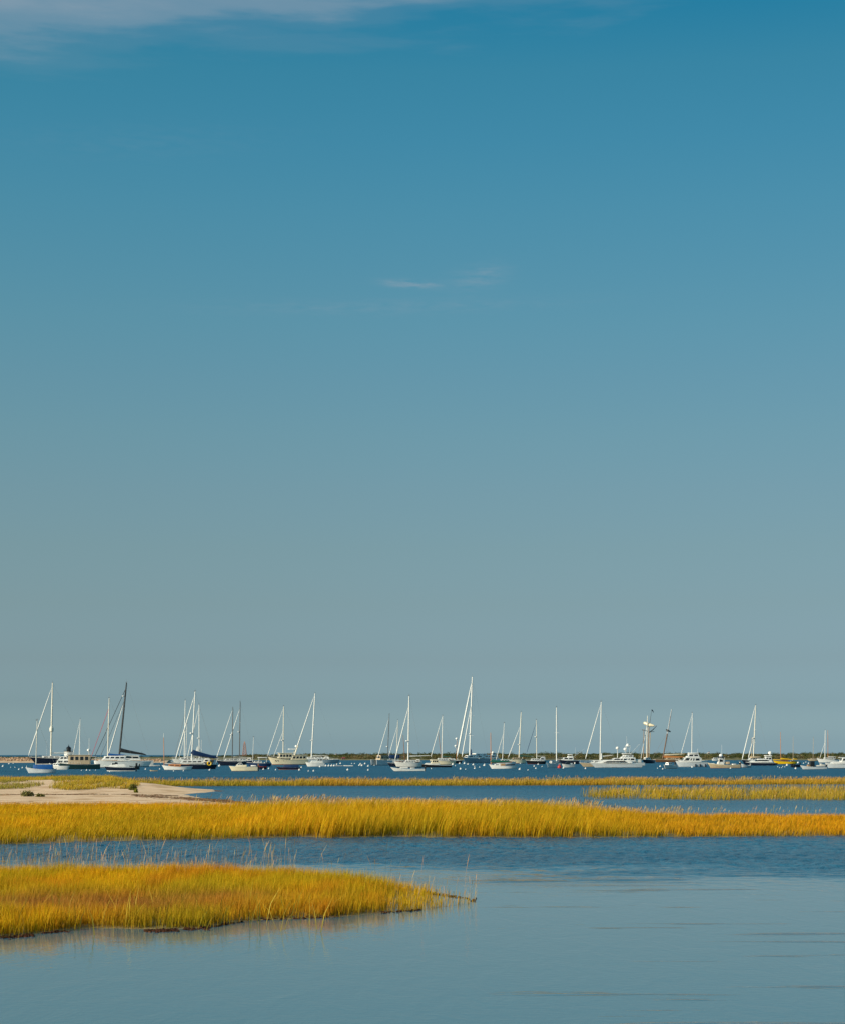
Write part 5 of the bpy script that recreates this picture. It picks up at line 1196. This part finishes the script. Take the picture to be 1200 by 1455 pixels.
pb = MB(); prof = [(.02, -.42), (.25, -.38), (.44, -.2), (.5, 0), (.47, .2), (.36, .36), (.2, .46), (.16, .52), (.16, .6), (.12, .64), (.02, .65)]
pb.lathe((0, 0, 0), prof, 14)
pr = MB(); pr.tube([(.16*cos(q), 0, .70+.13*sin(q)) for q in np.linspace(0, 2*pi, 11)], .035, 5)
ball_me = ring_me = None
for i, (bx, by, r) in enumerate(BALLS):
    X, Y = ground(bx, by); sc = r * .92 / ((by-HOR)/CAM_H)
    root = empty('mooring_ball', (X, Y, sc*.22), rng.uniform(0, 6)); root.scale = (sc*2, sc*2, sc*2)
    root.rotation_euler = (rng.uniform(-.15, .15), rng.uniform(-.25, .25), rng.uniform(0, 6))
    if ball_me is None:
        o = pb.build('ball', WHITE, root, smooth=True); q = pr.build('lifting_ring', M('alu'), root); ball_me, ring_me = o.data, q.data
    else:
        for nm, me in (('ball', ball_me), ('lifting_ring', ring_me)):
            o = bpy.data.objects.new(nm, me); COL.objects.link(o); o.parent = root
    tag(root, None, "mooring ball", "white mooring balls")
    root['idx'] = i
# the red one
X, Y = ground(794.2, 1091.6); sc = 3.2/((1091.6-HOR)/CAM_H)
root = empty('mooring_ball', (X, Y-.3, sc*.25)); root.scale = (sc*1.9, sc*1.5, sc*2.1)
tag(root, 'big red mooring ball against the stern of the pale grey sloop', 'mooring ball')
o = pb.build('ball', M('red'), root, smooth=True); pr.build('lifting_ring', M('alu'), root)

# ------------------------------------------------------------------ which mooring ball is which
heads = []
for o in COL.objects:
    if o.type == 'EMPTY' and o.get('category') and o.get('group') in (GS, GM, GD) : heads.append(o)
def projx(p): return 600 + p[0]/p[1]*F_PX
seen = {}
for o in [q for q in COL.objects if q.get('group') == 'white mooring balls']:
    i = o['idx']; del o['idx']; bx, by, r = BALLS[i]
    best = min(heads, key=lambda h: (projx(h.location)-bx)**2 + (2.2*(HOR + F_PX*CAM_H/h.location.y - by))**2)
    w = str(best['label']).split()
    cut = next((k for k, q in enumerate(w) if k > 2 and q in ('behind', 'in', 'whose', 'beside', 'left', 'just', 'showing', 'right', 'at', 'tied', 'near', 'between', 'above', 'under', 'cut', 'drifting', 'leftmost', 'amidships', 'and', 'standing')), len(w))
    w = w[:min(cut, 7)]
    while w[-1].strip(',') in ('with', 'a', 'the', 'and', 'one', 'of', 'in', 'its', 'to', 'two', 'dark', 'blue', 'white', 'black', 'long', 'no', 'double', 'side', 'small', 'red', 'orange', 'an', 'furled', 'tall'): w.pop()
    rel = 'left of' if bx < projx(best.location)-7 else 'right of' if bx > projx(best.location)+7 else 'at'
    o['label'] = (('small ' if r < 1.1 else 'large ' if r > 1.65 else '') + 'white mooring ball ' + rel + ' the ' + ' '.join(w).strip(','))
    seen.setdefault(o['label'], []).append(o)
for lab, os_ in seen.items():
    if len(os_) == 2:
        os_.sort(key=lambda q: q.location.y); 
        for q, wd in zip(os_, ('nearer ', 'farther ')): q['label'] = wd + lab
    elif len(os_) > 2:
        os_.sort(key=lambda q: projx(q.location))
        words = ('leftmost', 'middle', 'rightmost') if len(os_) == 3 else ('leftmost', 'second from left', 'third from left', 'fourth from left', 'fifth from left', 'sixth from left')
        for k, q in enumerate(os_): q['label'] = lab + ', ' + words[k] + ' of ' + ('three', 'four', 'five', 'six')[len(os_)-3]
